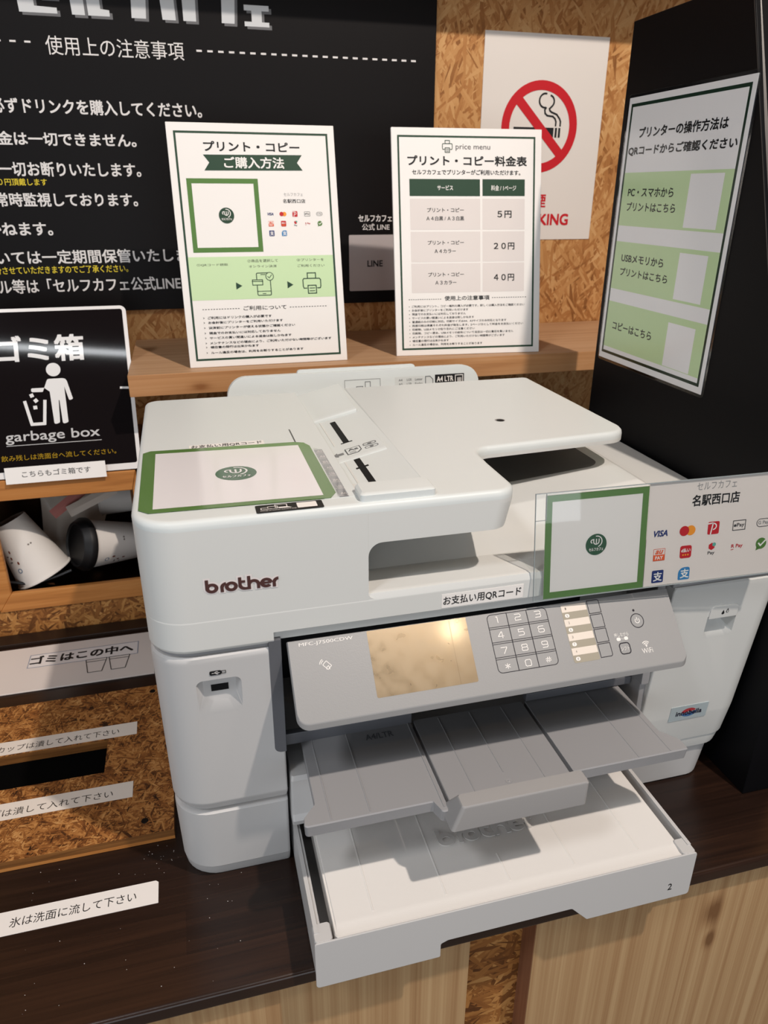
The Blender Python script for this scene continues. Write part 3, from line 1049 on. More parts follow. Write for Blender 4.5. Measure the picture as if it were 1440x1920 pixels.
# --- right column with the ink door
b = MB()
b.loft([ring(450, 558, 27, 434, 48.5, (2, 26, 6, 6)), ring(447, 561, 22.5, 434, 50, (2, 26, 6, 6)), ring(447, 562.5, 20, 434, 62, (2, 26, 6, 6)), ring(447.6, 561.8, 20.8, 434, 63, (2, 26, 6, 6)),
        ring(447.6, 561.8, 20.6, 434, 64, (2, 26, 6, 6)), ring(446, 564, 18.5, 434, 66, (2, 26, 6, 6)), ring(446, 566, 14, 434, 100, (2, 26, 6, 6)), ring(446, 566, 13.8, 434, 102, (2, 26, 6, 6)), ring(448, 568, 2.0, 434, 253, (2, 20, 6, 6)), ring(448, 568, 1.8, 434, 255, (2, 20, 6, 6)), ring(449, 567, 1.8, 434, 258, (2, 20, 6, 6)),
        ring(450, 566, 3.4, 434, 259.5, (2, 20, 6, 6))])
right = b.build('ink_door', WHITE, P, smooth=40)
b = MB()
oc = rr2(491.5, 196, 523, 222.5, [6, 6, .5, .5])
ic = rr2(496, 208, 519, 222, [3, 3, .5, .5])
b.loft([[V(u, -8, v) for u, v in oc], [V(u, 5.6, v) for u, v in oc], [V(u, 22, v) for u, v in ic]])
cut(right, b)
lever_f = F((0, 13.5 - .2, 103), (1, 0, 0), V(0, -12, 154))
b = MB()
b.slab(lever_f, rr2(492.2, 117.5, 522.4, 131.5, [.6, .6, 5, 5]), -6, .7)
lv = b.build('door_lever', WHITE, P, bevel=.5)
b = MB()
for u, v, k in ((506, 123, 0), (510.5, 124.3, 1)):
    pts = [(u + 1.5 * math.cos(R3(a)), v + 1.5 * math.sin(R3(a))) for a in range(150, 391, 20)] + [(u, v + 3.6)]
    b.poly(lever_f, pts, .85, 0)
    if k:
        b.poly(lever_f, [(u + (x - u) * .55, v + (y - v) * .55) for x, y in pts], .95, 1)
b.build('drop_mark', [INK, WHITE], lv, smooth=0)
b = MB()
b.slab(F((0, 13.8, 103), (1, 0, 0), V(0, -14, 154)), rr2(478.5, -6.8, 521.5, 11.8, .6), -.5, .5)
ip = b.build('ink_badge', plain((176, 188, 192), .35, .5, name='badge_blue_grey'), P, label='pale blue grey badge with ink maker lettering')
fb = F((0, 13.8, 103), (1, 0, 0), V(0, -14, 154))
b = MB()
b.arc(fb, 500, 2.8, 1.2, 5.2, 20, 190, .6, 1, sx=1.6)
b.arc(fb, 500, 2.0, 1.0, 5.0, 190, 380, .6, 2, sx=1.7)
b.text(fb, 'innobella', 485.5, -.4, 515, 5.6, 0, .02, .75)
b.build('lettering', [plain((30, 26, 48), .4, .4), plain((178, 60, 66), .4, .4), plain((70, 112, 160), .4, .4)], ip, smooth=0)

# --- dark mouth behind the trays
b = MB()
b.box(98, 447, 150, 160, 40, 262)
b.box(98, 99, 20, 150, 100, 262)
b.build('tray_mouth', VOID, P, label='black opening behind the output tray')
b = MB()
b.box(440, 447, 16, 60, 64, 262)
b.box(438, 446.8, 12, 30, 150, 262)
b.build('inner_frame', GREY, P, bevel=1.5)

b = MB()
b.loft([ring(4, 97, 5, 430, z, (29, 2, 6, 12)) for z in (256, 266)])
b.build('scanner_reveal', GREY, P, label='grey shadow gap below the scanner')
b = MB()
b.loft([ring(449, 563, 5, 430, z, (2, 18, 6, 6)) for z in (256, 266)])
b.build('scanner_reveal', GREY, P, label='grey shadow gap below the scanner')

# --- scanner unit with recessed lip
b = MB()
b.loft([ring(1.2, 567, 1.2, 436, 264, (32, 20, 12, 12)), ring(0, 568, 0, 436, 266, (33, 20, 12, 12)), ring(0, 568, 0, 436, 267, (33, 20, 12, 12))], cap=True)
b.loft([ring(0, 568, 0, 436, 267, (33, 20, 12, 12)), ring(0, 568, 0, 436, 269, (33, 20, 12, 12)), ring(0, 568, 0, 436, 289.5, (33, 20, 12, 12)), ring(0, 568, 0, 436, 290.8, (33, 20, 12, 12)), ring(2, 566, 1.6, 434, 295.5, (32, 19, 11, 11)), ring(5, 562, 5, 432, 296.5, (30, 18, 10, 10))])
sc = b.build('scanner_unit', WHITE, P, smooth=40)
b = MB()
b.loft([[V(x, y, z) for y, z in ((-6, 273.5), (-6, 255), (40, 255), (40, 263), (5, 263), (4.4, 273.5))] for x in (93, 452)])
cut(sc, b)
# --- feeder block, left, flush with the scanner front
b = MB()
b.loft([ring(0, 168, 0, 343, 290.8, (33, .1, .1, 15)), ring(0, 168, 0, 343, 364.5, (33, .1, .1, 15))])
c1 = [(168, 343), (179, 343)] + [(179 - 11 * math.sin(R3(a)), 332 + 11 * math.cos(R3(a))) for a in range(10, 91, 10)]
c1 = [(x, z - 3.5) for x, z in c1]
b.loft([[V(x, 0, z) for x, z in c1], [V(x, 39, z) for x, z in c1]])
c2 = [(167.5, 290.9)] + [(174 - 7 * math.sin(R3(a)), 298.2 - 7 * math.cos(R3(a))) for a in range(0, 91, 15)][::-1]
b.loft([[V(x, .05, z) for x, z in c2], [V(x, 39, z) for x, z in c2]])
# scanned paper exit wall
b.box(166, 176, 39, 343, 296, 340)
b.build('feeder_block', WHITE, P, smooth=40)
# --- top cover and document tray: one slab with the feeder groove left open
outl = fillet([(0, 0, 33), (289, 0, 17), (289, 60, 0), (291, 101, 16), (432, 112, 0), (457, 114, 24), (457, 350, 8), (222, 350, 0), (222, 20, 0), (165, 20, 0), (165, 345, 0), (0, 345, 15)], 8)


def bevel_slab(name, pts, z0, z1, off, mat, skip=lambda a, c: False, bot=0, parent=P):
    b = MB()
    b.loft([[V(x, y, z0) for x, y in pts], [V(x, y, z1) for x, y in pts]])
    o = b.build(name, mat, parent, smooth=0)
    me = o.data
    bm = bmesh.new()
    bm.from_mesh(me)
    bmesh.ops.recalc_face_normals(bm, faces=bm.faces)
    es = [e for e in bm.edges if all(abs(v.co.z - z1 * K) < 1e-6 for v in e.verts) and not skip(e.verts[0].co / K, e.verts[1].co / K)]
    bmesh.ops.bevel(bm, geom=es, offset=off * K, segments=3, profile=.55, affect='EDGES', clamp_overlap=False)
    bm.to_mesh(me)
    bm.free()
    me.polygons.foreach_set('use_smooth', [True] * len(me.polygons))
    me.set_sharp_from_angle(angle=R3(50))
    even_normals(o)
    return o


def in_groove(a, c):
    return all(164 < p.x < 223 and p.y > 15 for p in (a, c)) and not all(p.x > 221 for p in (a, c))


bevel_slab('document_feeder_lid', outl, 364.5, 372, 5, WHITE_COOL_LIT, in_groove)
b = MB()
sk0 = fillet([(168, 0, 0), (284, 0, 17), (285, 70, 3), (168, 70, 0)], 7)
sk1 = fillet([(168, 0, 0), (289, 0, 17), (289, 70, 3), (168, 70, 0)], 7)
b.loft([[V(x, y, 339.5) for x, y in sk0], [V(x, y, 361) for x, y in sk1]])
b.box(176, 286, 40, 340, 343, 361)
arm = fillet([(168, 0, 0), (289, 0, 17), (289, 60, 0), (291, 101, 16), (432, 112, 0), (457, 114, 24), (457, 350, 8), (222, 350, 0), (222, 20, 0), (168, 20, 0)], 8)
b.loft([[V(x, y, z) for x, y in arm] for z in (361, 364.5)])
b.build('tray_skirt', WHITE, P, smooth=40)
# --- groove floor, ramp, slot, guides
def gz(x, d=0):
    return 358 + (x - 165) / 57 * 13.5 + d


b = MB()
b.add([V(x, y, z) for x, y, z in ((164, 19, 350), (223, 19, 350), (223, 346, 350), (164, 346, 350), (164, 19, gz(164)), (223, 19, gz(223)), (223, 346, gz(223)), (164, 346, gz(164)))],
      [(0, 3, 2, 1), (4, 5, 6, 7), (0, 1, 5, 4), (1, 2, 6, 5), (2, 3, 7, 6), (3, 0, 4, 7)])
b.build('feeder_groove', WHITE_COOL_LIT, P, smooth=0)


def on_groove(b, prof, x0, x1, m=0):
    """extrude a (y, height) profile along the sloping groove floor"""
    b.loft([[V(x, y, gz(x) + d) for y, d in prof] for x in (x0, x1)], m)


b = MB()
on_groove(b, ((250, -.4), (343, -.4), (343, 9), (332, 8.6), (276, 3.4), (258, 4.6), (251, 3.2)), 165.6, 217)
b.build('rear_guide', WHITE_COOL_LIT, P, bevel=1.2, seg=2)
b = MB()
for y0, y1, x0, x1, c0 in ((52, 123, 184.5, 190, 100), (168, 240, 185.5, 191, 169)):
    b = MB()
    on_groove(b, ((y0, -.4), (y1, -.4), (y1, .3), (y0, .3)), x0, x1)
    on_groove(b, ((c0, -.4), (c0 + 3, -.4), (c0 + 3, .25), (c0, .25)), x0 - 2.5, x1 + 3)
    b.build('guide_slot', VOID, P, label='black slot of the paper guides')
b = MB()
on_groove(b, ((124, -.4), (168, -.4), (168, 1), (129, 2.2), (124.5, 1.0)), 165.6, 216)
gp_ = b.build('feed_mark_plate', WHITE_COOL_LIT, P, bevel=.5, seg=1)
sl = V(57, 0, 13.5).normalized()
fg = F(V(165, 0, gz(165)), sl, (0, 1, 0))
b = MB()
b.poly(fg, [(4, 140), (9.5, 134.5), (9.5, 137.5), (15, 137.5), (15, 142.5), (9.5, 142.5), (9.5, 145.5)], 2.1, 1)
b.poly(fg, [(17.5, 133), (17.5, 149), (32, 149), (32, 138), (28, 133)], 2.1, 0)
b.poly(fg, [(18.4, 134.2), (18.4, 147.8), (31.1, 147.8), (31.1, 138.6), (27.4, 134.2)], 2.16, 2)
b.text(fg, 'Aa', 20, 141, 29.5, 146.4, 0, .02, 2.24)
for v in (136, 138.4):
    b.stroke(fg, [(20.5, v), (26, v)], .8, 2.24, 1)
for v in (138, 147):
    b.frame(fg, 35, v - 3, 48, v + 3, .9, 2.1, 1, 2.6)
    b.disc(fg, 41.5, v, 1.9, 2.1, 1)
b.build('feed_marks', [plain((70, 72, 76), .5), plain((122, 124, 126), .5), WHITE_COOL_LIT], gp_, smooth=0)
b = MB()
b.loft([[V(x, y, z) for x, y in rr2(163.5, 4, 222, 27, 3)] for z in (368, 377)] + [[V(x, y, 379) for x, y in rr2(165.5, 6.5, 220, 25.5, 2)]])
b.build('front_guide', WHITE_COOL_LIT, P, bevel=0, smooth=40)
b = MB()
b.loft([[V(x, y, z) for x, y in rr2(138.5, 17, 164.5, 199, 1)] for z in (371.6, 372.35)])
fp = b.build('feeder_flap', WHITE_COOL_LIT, P, smooth=0)
b = MB()
b.box(137.3, 138.6, 24, 199, 371.9, 372.1)
b.build('flap_gap', INSET, fp, smooth=0)
fl = F((0, 0, 372.4), (1, 0, 0), (0, 1, 0))
b = MB()
b.rect(fl, 150.3, 17, 157.5, 131, .06, 0)
for i, t in enumerate(['A3', 'A4', 'B5', 'A5', 'LTR', 'B6', 'LGD', 'A6']):
    v = 124 - i * 14.6
    b.stroke(fl, [(150.5, v - 2), (157.4, v - 2)], .7, .14, 1)
    b.text(fl, t, 152.4, v, 156.8, v + 4.4, 1, .02, .14)
b.build('size_scale', [plain((150, 152, 156), .4), PAPER], fp, smooth=0, label='grey paper size scale')
b = MB()
b.disc(fl, 348, 178, 5.2, -.3, 0, 24)
b.disc(fl, 348, 177, 4.0, -.22, 1, 24)
b.build('latch_hole', [plain((150, 148, 146), .5), VOID], P, smooth=0)
# small black setup sticker on the front edge of the cover
b = MB()
b.slab(fl, rr2(87, 2.4, 136, 16.2, 1.5), -.35, -.15, 0)
sk = b.build('setup_sticker', [BLACK], P, smooth=0, label='small black sticker with device icons')
b = MB()
b.poly(fl, rr2(117, 5.0, 131.5, 14.4, .8), .05, 0)
b.frame(fl, 90.5, 7.1, 96, 10.6, .6, .05, 0)
b.frame(fl, 95.5, 7.6, 103, 12.2, .6, .05, 0)
b.frame(fl, 101, 9.1, 110, 14.6, .6, .05, 0)
b.poly(fl, [(103.5, 7.4), (113, 7.4), (110.5, 9.2), (103.5, 9.2)], .06, 0)
b.text(fl, 'setup.brother.com/Tapp', 90, 4.2, 116, 6.2, 0, .0, .05)
b.build('sticker_print', [PAPER], sk, smooth=0)

# --- document output platform in front of / under the tray
b = MB()
rings = []


def ztop(x):
    return 305 + (x - 168) / 294 * 29


for x in (169, 250, 330, 400, 440, 452, 459, 464, 467, 468):
    zt = ztop(min(x, 452)) - (0 if x <= 452 else (x - 452) ** 2 / 16 ** 2 * 14)
    if x >= 468:
        zt = 297.4
    rings.append([V(x, 38.5, 296.2), V(x, 84 - max(0, x - 452) * .8, zt - .8), V(x, 87, zt), V(x, 330, zt), V(x, 330, 296.2)])
b.loft(rings)
b.build('paper_exit_platform', WHITE, P, smooth=30)
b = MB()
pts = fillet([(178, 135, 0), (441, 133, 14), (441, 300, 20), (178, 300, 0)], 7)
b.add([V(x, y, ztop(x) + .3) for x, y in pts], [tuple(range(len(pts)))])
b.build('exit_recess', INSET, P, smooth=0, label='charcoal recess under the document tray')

# --- rear multi purpose tray
frt = F((0, 402, 300), (1, 0, 0), (0, .12, 1))
b = MB()
b.slab(frt, rr2(92, 0, 418, 77.5, [1, 1, 24, 24], 8), -14, 0)
b.slab(frt, fillet([(176, 60, 0), (341, 60, 0), (331, 81.5, 4), (180, 81.5, 4)], 3), -14.4, -7)
rt = b.build('rear_paper_tray', WHITE_COOL_LIT, P, bevel=1.2, seg=2)
b = MB()
b.frame(frt, 237, 40, 284, 66.5, .8, .1, 2)
b.frame(frt, 252, 50, 261, 58, .9, .1, 1)
b.frame(frt, 263.5, 50, 271, 63.5, .9, .1, 1)
b.rect(frt, 303, 40, 342, 66.5, .05, 3)
for i, u in enumerate((308, 319, 330)):
    for j in range(3):
        b.text(frt, (('A4', 'A5', 'B5'), ('LGR', 'LTR', 'EXE'), ('Letter', 'Folio', '10x15'))[i][j], u, 61 - j * 5.4, u + (5, 6.5, 10)[i], 64 - j * 5.4, 1, .01, .12)
b.poly(frt, [(343.5, 40), (343.5, 66), (350.5, 66), (354.8, 61.5), (354.8, 40)], .12, 1)
b.poly(frt, [(344.7, 40), (344.7, 64.8), (350, 64.8), (353.6, 61), (353.6, 40)], .2, 3)
b.text(frt, '5V', 345.8, 48, 352.4, 54, 1, .02, .28)
b.rect(frt, 357, 44, 397, 67, .12, 0)
b.text(frt, 'A4 LTR', 359.5, 58, 382, 64.5, 4, .02, .25)
b.frame(frt, 384.5, 46, 395.5, 65.5, .9, .25, 4)
for k in range(3):
    b.rect(frt, 388 + k * 2, 49, 389 + k * 2, 62, .25, 4)
b.build('tray_labels', [BLACK, plain((108, 110, 112), .5), plain((150, 152, 152), .5), plain((206, 208, 206), .5), PAPER], rt, smooth=0, label='small grey and black paper size labels')
b = MB()
b.loft([ring(60, 440, 343, 438, 296, (2, 2, 10, 10)), ring(60, 440, 343, 438, 345, (2, 2, 10, 10))])
b.build('rear_body', WHITE, P, smooth=0)

# --- control panel
eh = math.hypot(46, 49)
PF = F((102.4, 0, 263.5), (1, 0, 0), (0, 46, 49))
pf = PF
b = MB()
b.loft([[pf.p(u, v, -12) for u, v in rr2(2, -62, 333.5, -.4, [9, 7, .6, .6], 7)], [pf.p(u, v, -5.2) for u, v in rr2(.6, -67.6, 334.9, -.2, [10, 7, .6, .6], 7)], [pf.p(u, v, -4.2) for u, v in rr2(0, -68, 335.5, 0, [10, 7, .6, .6], 7)],
        [pf.p(u, v, -1.0) for u, v in rr2(.2, -64.6, 335.3, -.1, [9.5, 7, .6, .6], 7)], [pf.p(u, v, 0) for u, v in rr2(.9, -63.2, 334.6, -.6, [9, 6, .5, .5], 7)]])
cp = b.build('control_panel', GREY_PANEL, P, smooth=40)
b = MB()
b.box(110, 430, -12, 12, 218, 236)
b.build('panel_hinge', GREY_D, P, smooth=0)
# screen with smudges
ms, nt, bs = new_mat('touchscreen_glass')
bs.inputs['Metallic'].default_value = .55
tc = nt.nodes.new('ShaderNodeTexCoord')
vn = nt.nodes.new('ShaderNodeTexNoise')
vn.inputs['Scale'].default_value = 110
vn.inputs['Detail'].default_value = 2.5
vn.inputs['Distortion'].default_value = 0
nt.links.new(tc.outputs['Object'], vn.inputs['Vector'])
rr_ = math_n(nt, 'MULTIPLY_ADD', vn.outputs['Fac'], .34)
rr_.node.inputs[2].default_value = .16
nt.links.new(rr_, bs.inputs['Roughness'])
bs.inputs['Base Color'].default_value = (*lin((138, 122, 98)), 1)  # golden tint of the warm lamp's reflection is put into this colour
bs.inputs['Specular IOR Level'].default_value = .9
bs.inputs['Coat Weight'].default_value = .6
bs.inputs['Coat Roughness'].default_value = .10
b = MB()
b.slab(pf, rr2(63.2, -53, 146.4, -.7, [1.5, 1.5, .3, 1.2]), -.3, .1)
b.rect(pf, 131.5, -52.6, 131.9, -1.2, .12, 1)
ts = b.build('touchscreen', [ms, plain((120, 100, 74), .3, .5)], cp, smooth=0, label='smudged touchscreen with a warm reflection in its colour')
SEG = {'1': [[(-.5, 1), (0, 1), (0, -1)]], '2': [[(-1, 1), (.7, 1), (1, .7), (1, .2), (.7, 0), (-.7, 0), (-1, -.3), (-1, -1), (1, -1)]],
       '3': [[(-1, 1), (.7, 1), (1, .7), (1, .2), (.8, 0), (-.6, 0)], [(.8, 0), (1, -.2), (1, -.7), (.7, -1), (-1, -1)]], '4': [[(.5, -1), (.5, 1), (.2, 1), (-1, -.4), (1, -.4)]],
       '5': [[(1, 1), (-.9, 1), (-.9, .15), (.7, .15), (1, -.15), (1, -.7), (.7, -1), (-1, -1)]], '6': [[(.9, 1), (-.7, 1), (-1, .7), (-1, -.7), (-.7, -1), (.7, -1), (1, -.7), (1, -.1), (.7, .1), (-1, .1)]],
       '7': [[(-1, 1), (1, 1), (1, .8), (-.2, -1)]], '8': [[(-.7, .05), (-.95, .3), (-.95, .8), (-.7, 1), (.7, 1), (.95, .8), (.95, .3), (.7, .05), (-.7, .05), (-1, -.2), (-1, -.8), (-.7, -1), (.7, -1), (1, -.8), (1, -.2), (.7, .05)]],
       '9': [[(1, -.1), (-.7, -.1), (-1, .1), (-1, .8), (-.7, 1), (.7, 1), (1, .8), (1, -.7), (.7, -1), (-.9, -1)]], '0': [[(-.7, -1), (-1, -.7), (-1, .7), (-.7, 1), (.7, 1), (1, .7), (1, -.7), (.7, -1), (-.7, -1)]],
       '*': [[(0, .8), (0, -.8)], [(-.8, .45), (.8, -.45)], [(-.8, -.45), (.8, .45)]], '#': [[(-.2, .8), (-.5, -.8)], [(.5, .8), (.2, -.8)], [(-.9, .3), (.9, .3)], [(-.9, -.3), (.9, -.3)]]}


def key_digit(b, fr, t, u, v, a, c):
    for line in SEG[t]:
        b.stroke(fr, [(u + x * a, v + y * c) for x, y in line], .62, .2, 1)


LINE_ = plain((40, 38, 46), .5, .3, name='key_gap')
b = MB()
b.frame(pf, 164.3, -49.8, 218, -1.6, .6, .1, 0, 4)
for u in (181.8, 199.6):
    b.rect(pf, u, -49.6, u + .7, -1.8, .1, 0)
for v in (-12.6, -25.0, -37.4):
    for d in (0, 1.5):
        b.rect(pf, 164.5, v - d, 217.8, v - d + .5, .1, 0)
for i, t in enumerate('123456789*0#'):
    c, r = i % 3, i // 3
    uu, vv = 173.4 + c * 18, -6.6 - r * 12.7
    key_digit(b, pf, t, uu, vv, 2.5, 2.5)
b.build('number_keys', [LINE_, PAPER], cp, smooth=0, label='twelve outlined number keys with white digits')
b = MB()
b.poly(pf, rr2(231.2, -51.2, 255, -2.4, 2.5), .08, 3)
for i in range(8):
    v = -2.6 - i * 6.05
    b.rect(pf, 231.6, v - 6.05, 254.6, v - .05, .12, 2 if i % 2 == 0 else 3)
    if i % 2:
        b.poly(pf, rr2(233.4, v - 4.6, 237.4, v - 1.4, 1.5), .16, 1)
    b.text(pf, str(i // 2 + 1 + (4 if i % 2 else 0)), 234.8, v - 4, 236, v - 2, 4, 0, .2)
for i in range(4):
    v = -1.2 - i * 12.45
    b.frame(pf, 255.8, v - 11.7, 267.4, v, .6, .1, 0, [(.1, .1, 2, .1), (.1,) * 4, (.1,) * 4, (.1, 2, .1, .1)][i] if i in (0, 3) else 0)
b.build('memory_keys', [LINE_, PAPER, plain((226, 214, 202), .5), plain((158, 150, 134), .5), plain((120, 112, 104), .5)], cp, smooth=0, label='column of four keys beside a cream striped name card')
b = MB()
b.arc(pf, 298, -24.3, 5.6, 6.3, 0, 360, .1, 0, 36)
b.arc(pf, 298, -24.3, 1.7, 2.3, 130, 410, .15, 1)
b.stroke(pf, [(298, -21.5), (298, -24.2)], .6, .15, 1)
b.disc(pf, 297.2, -15.2, 1.1, .1, 0, 12)
b.build('power_key', [LINE_, PAPER], cp, smooth=0)
b = MB()
b.frame(pf, 274.6, -50.6, 285, -40.6, .9, .1, 0, 3)
b.text(pf, 'シフト', 276, -47.2, 283.8, -44.2, 1, 0, .2)
b.text(pf, '押しながら', 272.8, -35.6, 286.2, -32.2, 1, 0, .2)
b.poly(pf, rr2(274.2, -38.9, 278, -36, 1.3), .12, 1)
b.poly(pf, rr2(281.3, -38.9, 285, -36, 1.3), .12, 1)
b.text(pf, '～', 278.4, -38, 280.9, -37, 1, 0, .2)
b.build('shift_key', [LINE_, PAPER], cp, smooth=0)
b = MB()
b.text(pf, 'MFC-J7500CDW', 9, -6.0, 51.7, -2.6, 0, .0, .15)
b.text(pf, 'WiFi', 294.6, -52.4, 304.6, -48.2, 0, 0, .15)
for r in (1.6, 3.0, 4.4):
    b.arc(pf, 299.8, -47, r - .35, r + .35, 45, 135, .15, 0, 10)
b.disc(pf, 299.8, -46.6, .7, .15, 0, 10)
b.frame(F(pf.p(28.5, -22.3), pf.u + pf.v * .9, pf.v - pf.u * .9), -2.3, -3, 2.3, 3, .5, .15, 0, .6)
b.stroke(pf, [(30.2, -25.6), (29.6, -22.8), (28.3, -23.4), (27.8, -25.4)], .5, .17, 0)
for r in (3.2, 4.4):
    b.arc(pf, 27.2, -21.4, r - .25, r + .25, 115, 175, .15, 0, 10)
b.build('panel_lettering', [PAPER], cp, smooth=0, label='white model lettering and wireless marks')

# --- grey output tray
TZ = 139
to = part_empty('output_tray', (269, -20, 128))
# wings
wl = fillet([(113, 32, 0), (213.2, 32, 0), (213.2, -77, 2), (207.5, -77, 3), (203.5, -65.5, 2), (100.5, -65.5, 3), (101.5, -57, 3), (112, -45, 4)], 4)
wr = fillet([(327.5, 32, 0), (426.5, 32, 0), (426.5, -38, 4), (438, -53, 3), (438, -64, 2), (327.5, -64, 1)], 4)
for nm, pts, z0 in (('left_wing', wl, 0), ('right_wing', wr, 0)):
    b = MB()
    pts2 = [(x + (269 - x) * .004, y + 1.2) for x, y in pts]
    b.loft([[V(x, y, 127.5) for x, y in pts2], [V(x, y, 138) for x, y in pts], [V(x + (.6 if x < 150 else 0) - (.6 if x > 400 else 0), y + .8 if y < 0 else y, TZ) for x, y in pts]])
    o = b.build('tray_wing', GREY, to, smooth=30, label='grey left wing of the output tray' if nm[0] == 'l' else 'grey right wing of the output tray')
    for x in ((122, 153) if nm[0] == 'l' else (390, 421)):
        b = MB()
        b.loft([[V(x + d, y, z) for d, z in ((-.9, TZ - .2), (-.35, TZ + .5), (.35, TZ + .5), (.9, TZ - .2))] for y in (29, -63)])
        b.build('rib', GREY, o, smooth=0)
    if nm[0] == 'l':
        b = MB()
        b.loft([[V(x, y, z) for x, z in ((209.6, TZ - .2), (210, TZ + .7), (210.8, TZ + .7), (211.2, TZ - .2))] for y in (29, -73)])
        b.build('rib', GREY, o, smooth=0)
    if nm[0] == 'l':
        b = MB()
        b.text(F((0, 0, TZ), (1, 0, 0), (0, 1, 0)), 'A4/LTR', 169, 16.5, 194, 23.5, 0, .02, .12)
        b.build('size_lettering', GREY_D, o, smooth=0)
b = MB()
b.loft([[V(x, y, z) for x, y in rr2(216.4, -84, 324.6, 33, 1.5, 2)] for z in (131, 137.6)] + [[V(x, y, 138.4) for x, y in rr2(217, -83.4, 324, 32.6, 1.2, 2)]])
o = b.build('tray_extension', GREY, to, smooth=30)
for x, y1 in ((240, -75), (270.6, -49), (302, -75)):
    b = MB()
    b.loft([[V(x + d, y, z) for d, z in ((-.8, 138.2), (-.3, 138.9), (.3, 138.9), (.8, 138.2))] for y in (30, y1)])
    b.build('rib', GREY, o, smooth=0)
b = MB()
b.lathe((271, -60, 138.2), (0, 0, 1), [(0, 3.2), (.5, 2.9), (.3, 2.2), (.4, 1), (.9, .5), (1.0, .1)], n=20)
b.build('dimple', GREY, o)
b = MB()
R0 = [V(x, y, 130.5) for x, y in rr2(211, -91, 324.3, -62, 3, 4)]
R1 = [V(x, y, 131.5) for x, y in rr2(210, -92, 324.8, -63, 3, 4)]
R2 = [V(x, y, 153.4) for x, y in rr2(217.2, -92.6, 325, -77.6, 3, 4)]
R2b = [V(x, y, 155) for x, y in rr2(218.4, -91.4, 323.8, -78.8, 2.4, 4)]
b.loft([R0, R1, R2, R2b])
b.build('paper_stop', plain((160, 157, 156), .45, .4, .15, name='grey_stop'), to, smooth=40)
b = MB()
b.box(99.5, 214.5, 29, 36, 138, 150)
b.build('tray_hinge', GREY_D, to, bevel=1.2)
b = MB()
b.box(327, 439, 29, 36, 140, 149)
b.build('tray_hinge', GREY_D, to, bevel=1.2)

# --- upper cassette under the output tray
b = MB()
b.loft([ring(99.6, 439, 10, 150, 64, (2, 2, 1, 1)), ring(99.6, 439, 6, 150, 72, (2, 2, 1, 1)), ring(99.6, 439, 10, 150, 76, (2, 2, 1, 1)), ring(100, 438.6, 6, 150, 118, (2, 2, 1, 1)), ring(101, 438, 9, 150, 121, (2, 2, 1, 1))])
b.build('upper_cassette', WHITE2, P, smooth=30)

# --- lower cassette, pulled out
lc = part_empty('lower_cassette', (269, -40, 2))
fd = F((0, -99, 0), (1, 0, 0), (0, 0, 1))
front = fillet([(99.6, 2.5, 3), (203, 2.5, 1.5), (203, 18, 2), (209, 20.5, 3), (321, 20.5, 4), (337, 2.5, 2), (438.6, 2.5, 3), (438.6, 53, 2.5), (99.6, 53, 2.5)], 4)
b = MB()
b.slab(fd, front, -1.8, 0)
cf = b.build('cassette_front', WHITE2, lc, bevel=.6, seg=2)
for x0, x1 in ((99.8, 114.5), (425, 438.4)):
    b = MB()
    b.loft([[V(x, y, z) for x, y in rr2(x0, -98, x1, -81, 3)] for z in (30, 52)] + [[V(x, y, 53.2) for x, y in rr2(x0 + .8, -97.4, x1 - .8, -82, 2.4)]])
    b.build('corner_post', WHITE2, lc, smooth=40)
b = MB()
b.text(fd, '2', 415, 14, 419, 21.6, 0, .005, .15)
b.build('cassette_number', INK, cf, smooth=0, label='black figure 2')
b = MB()
b.box(100.8, 104.2, -90, 150, 4, 54)
b.box(434.6, 438, -90, 150, 4, 54)
b.box(104.6, 106.8, -90, 150, 4, 51.5)
b.box(100.8, 438, -50, 150, 3, 6)
b.build('cassette_body', WHITE2, lc, smooth=0)
b = MB()
b.loft([ring(116.5, 429, -96.6, 160, 34, (5, 4, 1, 1)), ring(116.5, 429, -96.6, 160, 50.2, (5, 4, 1, 1)), ring(117.1, 428.4, -95.8, 160, 51, (5, 4, 1, 1)), ring(118.5, 427, -93.5, 160, 50.6, (4, 4, 1, 1)),
        ring(119, 427, -86.5, 160, 51.9, (2, 2, 1, 1)), ring(119.5, 426.5, -83, 160, 52.1, (1, 1, 1, 1))])
cc_ = b.build('cassette_cover', WHITE_WARM_LIT, lc, smooth=40)
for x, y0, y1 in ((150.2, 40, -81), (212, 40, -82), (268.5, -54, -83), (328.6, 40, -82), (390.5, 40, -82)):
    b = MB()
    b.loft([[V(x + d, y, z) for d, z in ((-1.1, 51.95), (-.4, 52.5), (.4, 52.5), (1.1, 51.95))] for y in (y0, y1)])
    b.build('rib', WHITE_WARM_LIT, cc_, smooth=0)
fe = F((0, 0, 52.1), (1, 0, 0), (0, 1, 0))
b = MB()
maker_logo(b, fe, 222.5, -36.5, 314.5, -17.5, .12, 0, .0, .0)
o = b.build('embossed_logo', plain((206, 202, 198), .45, .4, name='embossed_white'), cc_, smooth=0, label='raised maker lettering')
md = o.modifiers.new('raise', 'SOLIDIFY')
md.thickness = .0011
md.offset = 1

# --- maker badge on the front
ff = F((0, -.05, 0), (1, 0, 0), (0, 0, 1))
b = MB()
maker_logo(b, ff, 46.4, 314.2, 99.6, 325.2, .15, 0, .15, -.012)
b.build('badge_outline', plain((228, 220, 218), .45), P, smooth=0)
b = MB()
maker_logo(b, ff, 46.4, 314.2, 99.6, 325.2, .55, 0, 0, -.012)
b.build('maker_badge', plain((74, 42, 38), .45, .4, name='maroon_badge'), P, smooth=0, label='maroon maker badge with white outline')

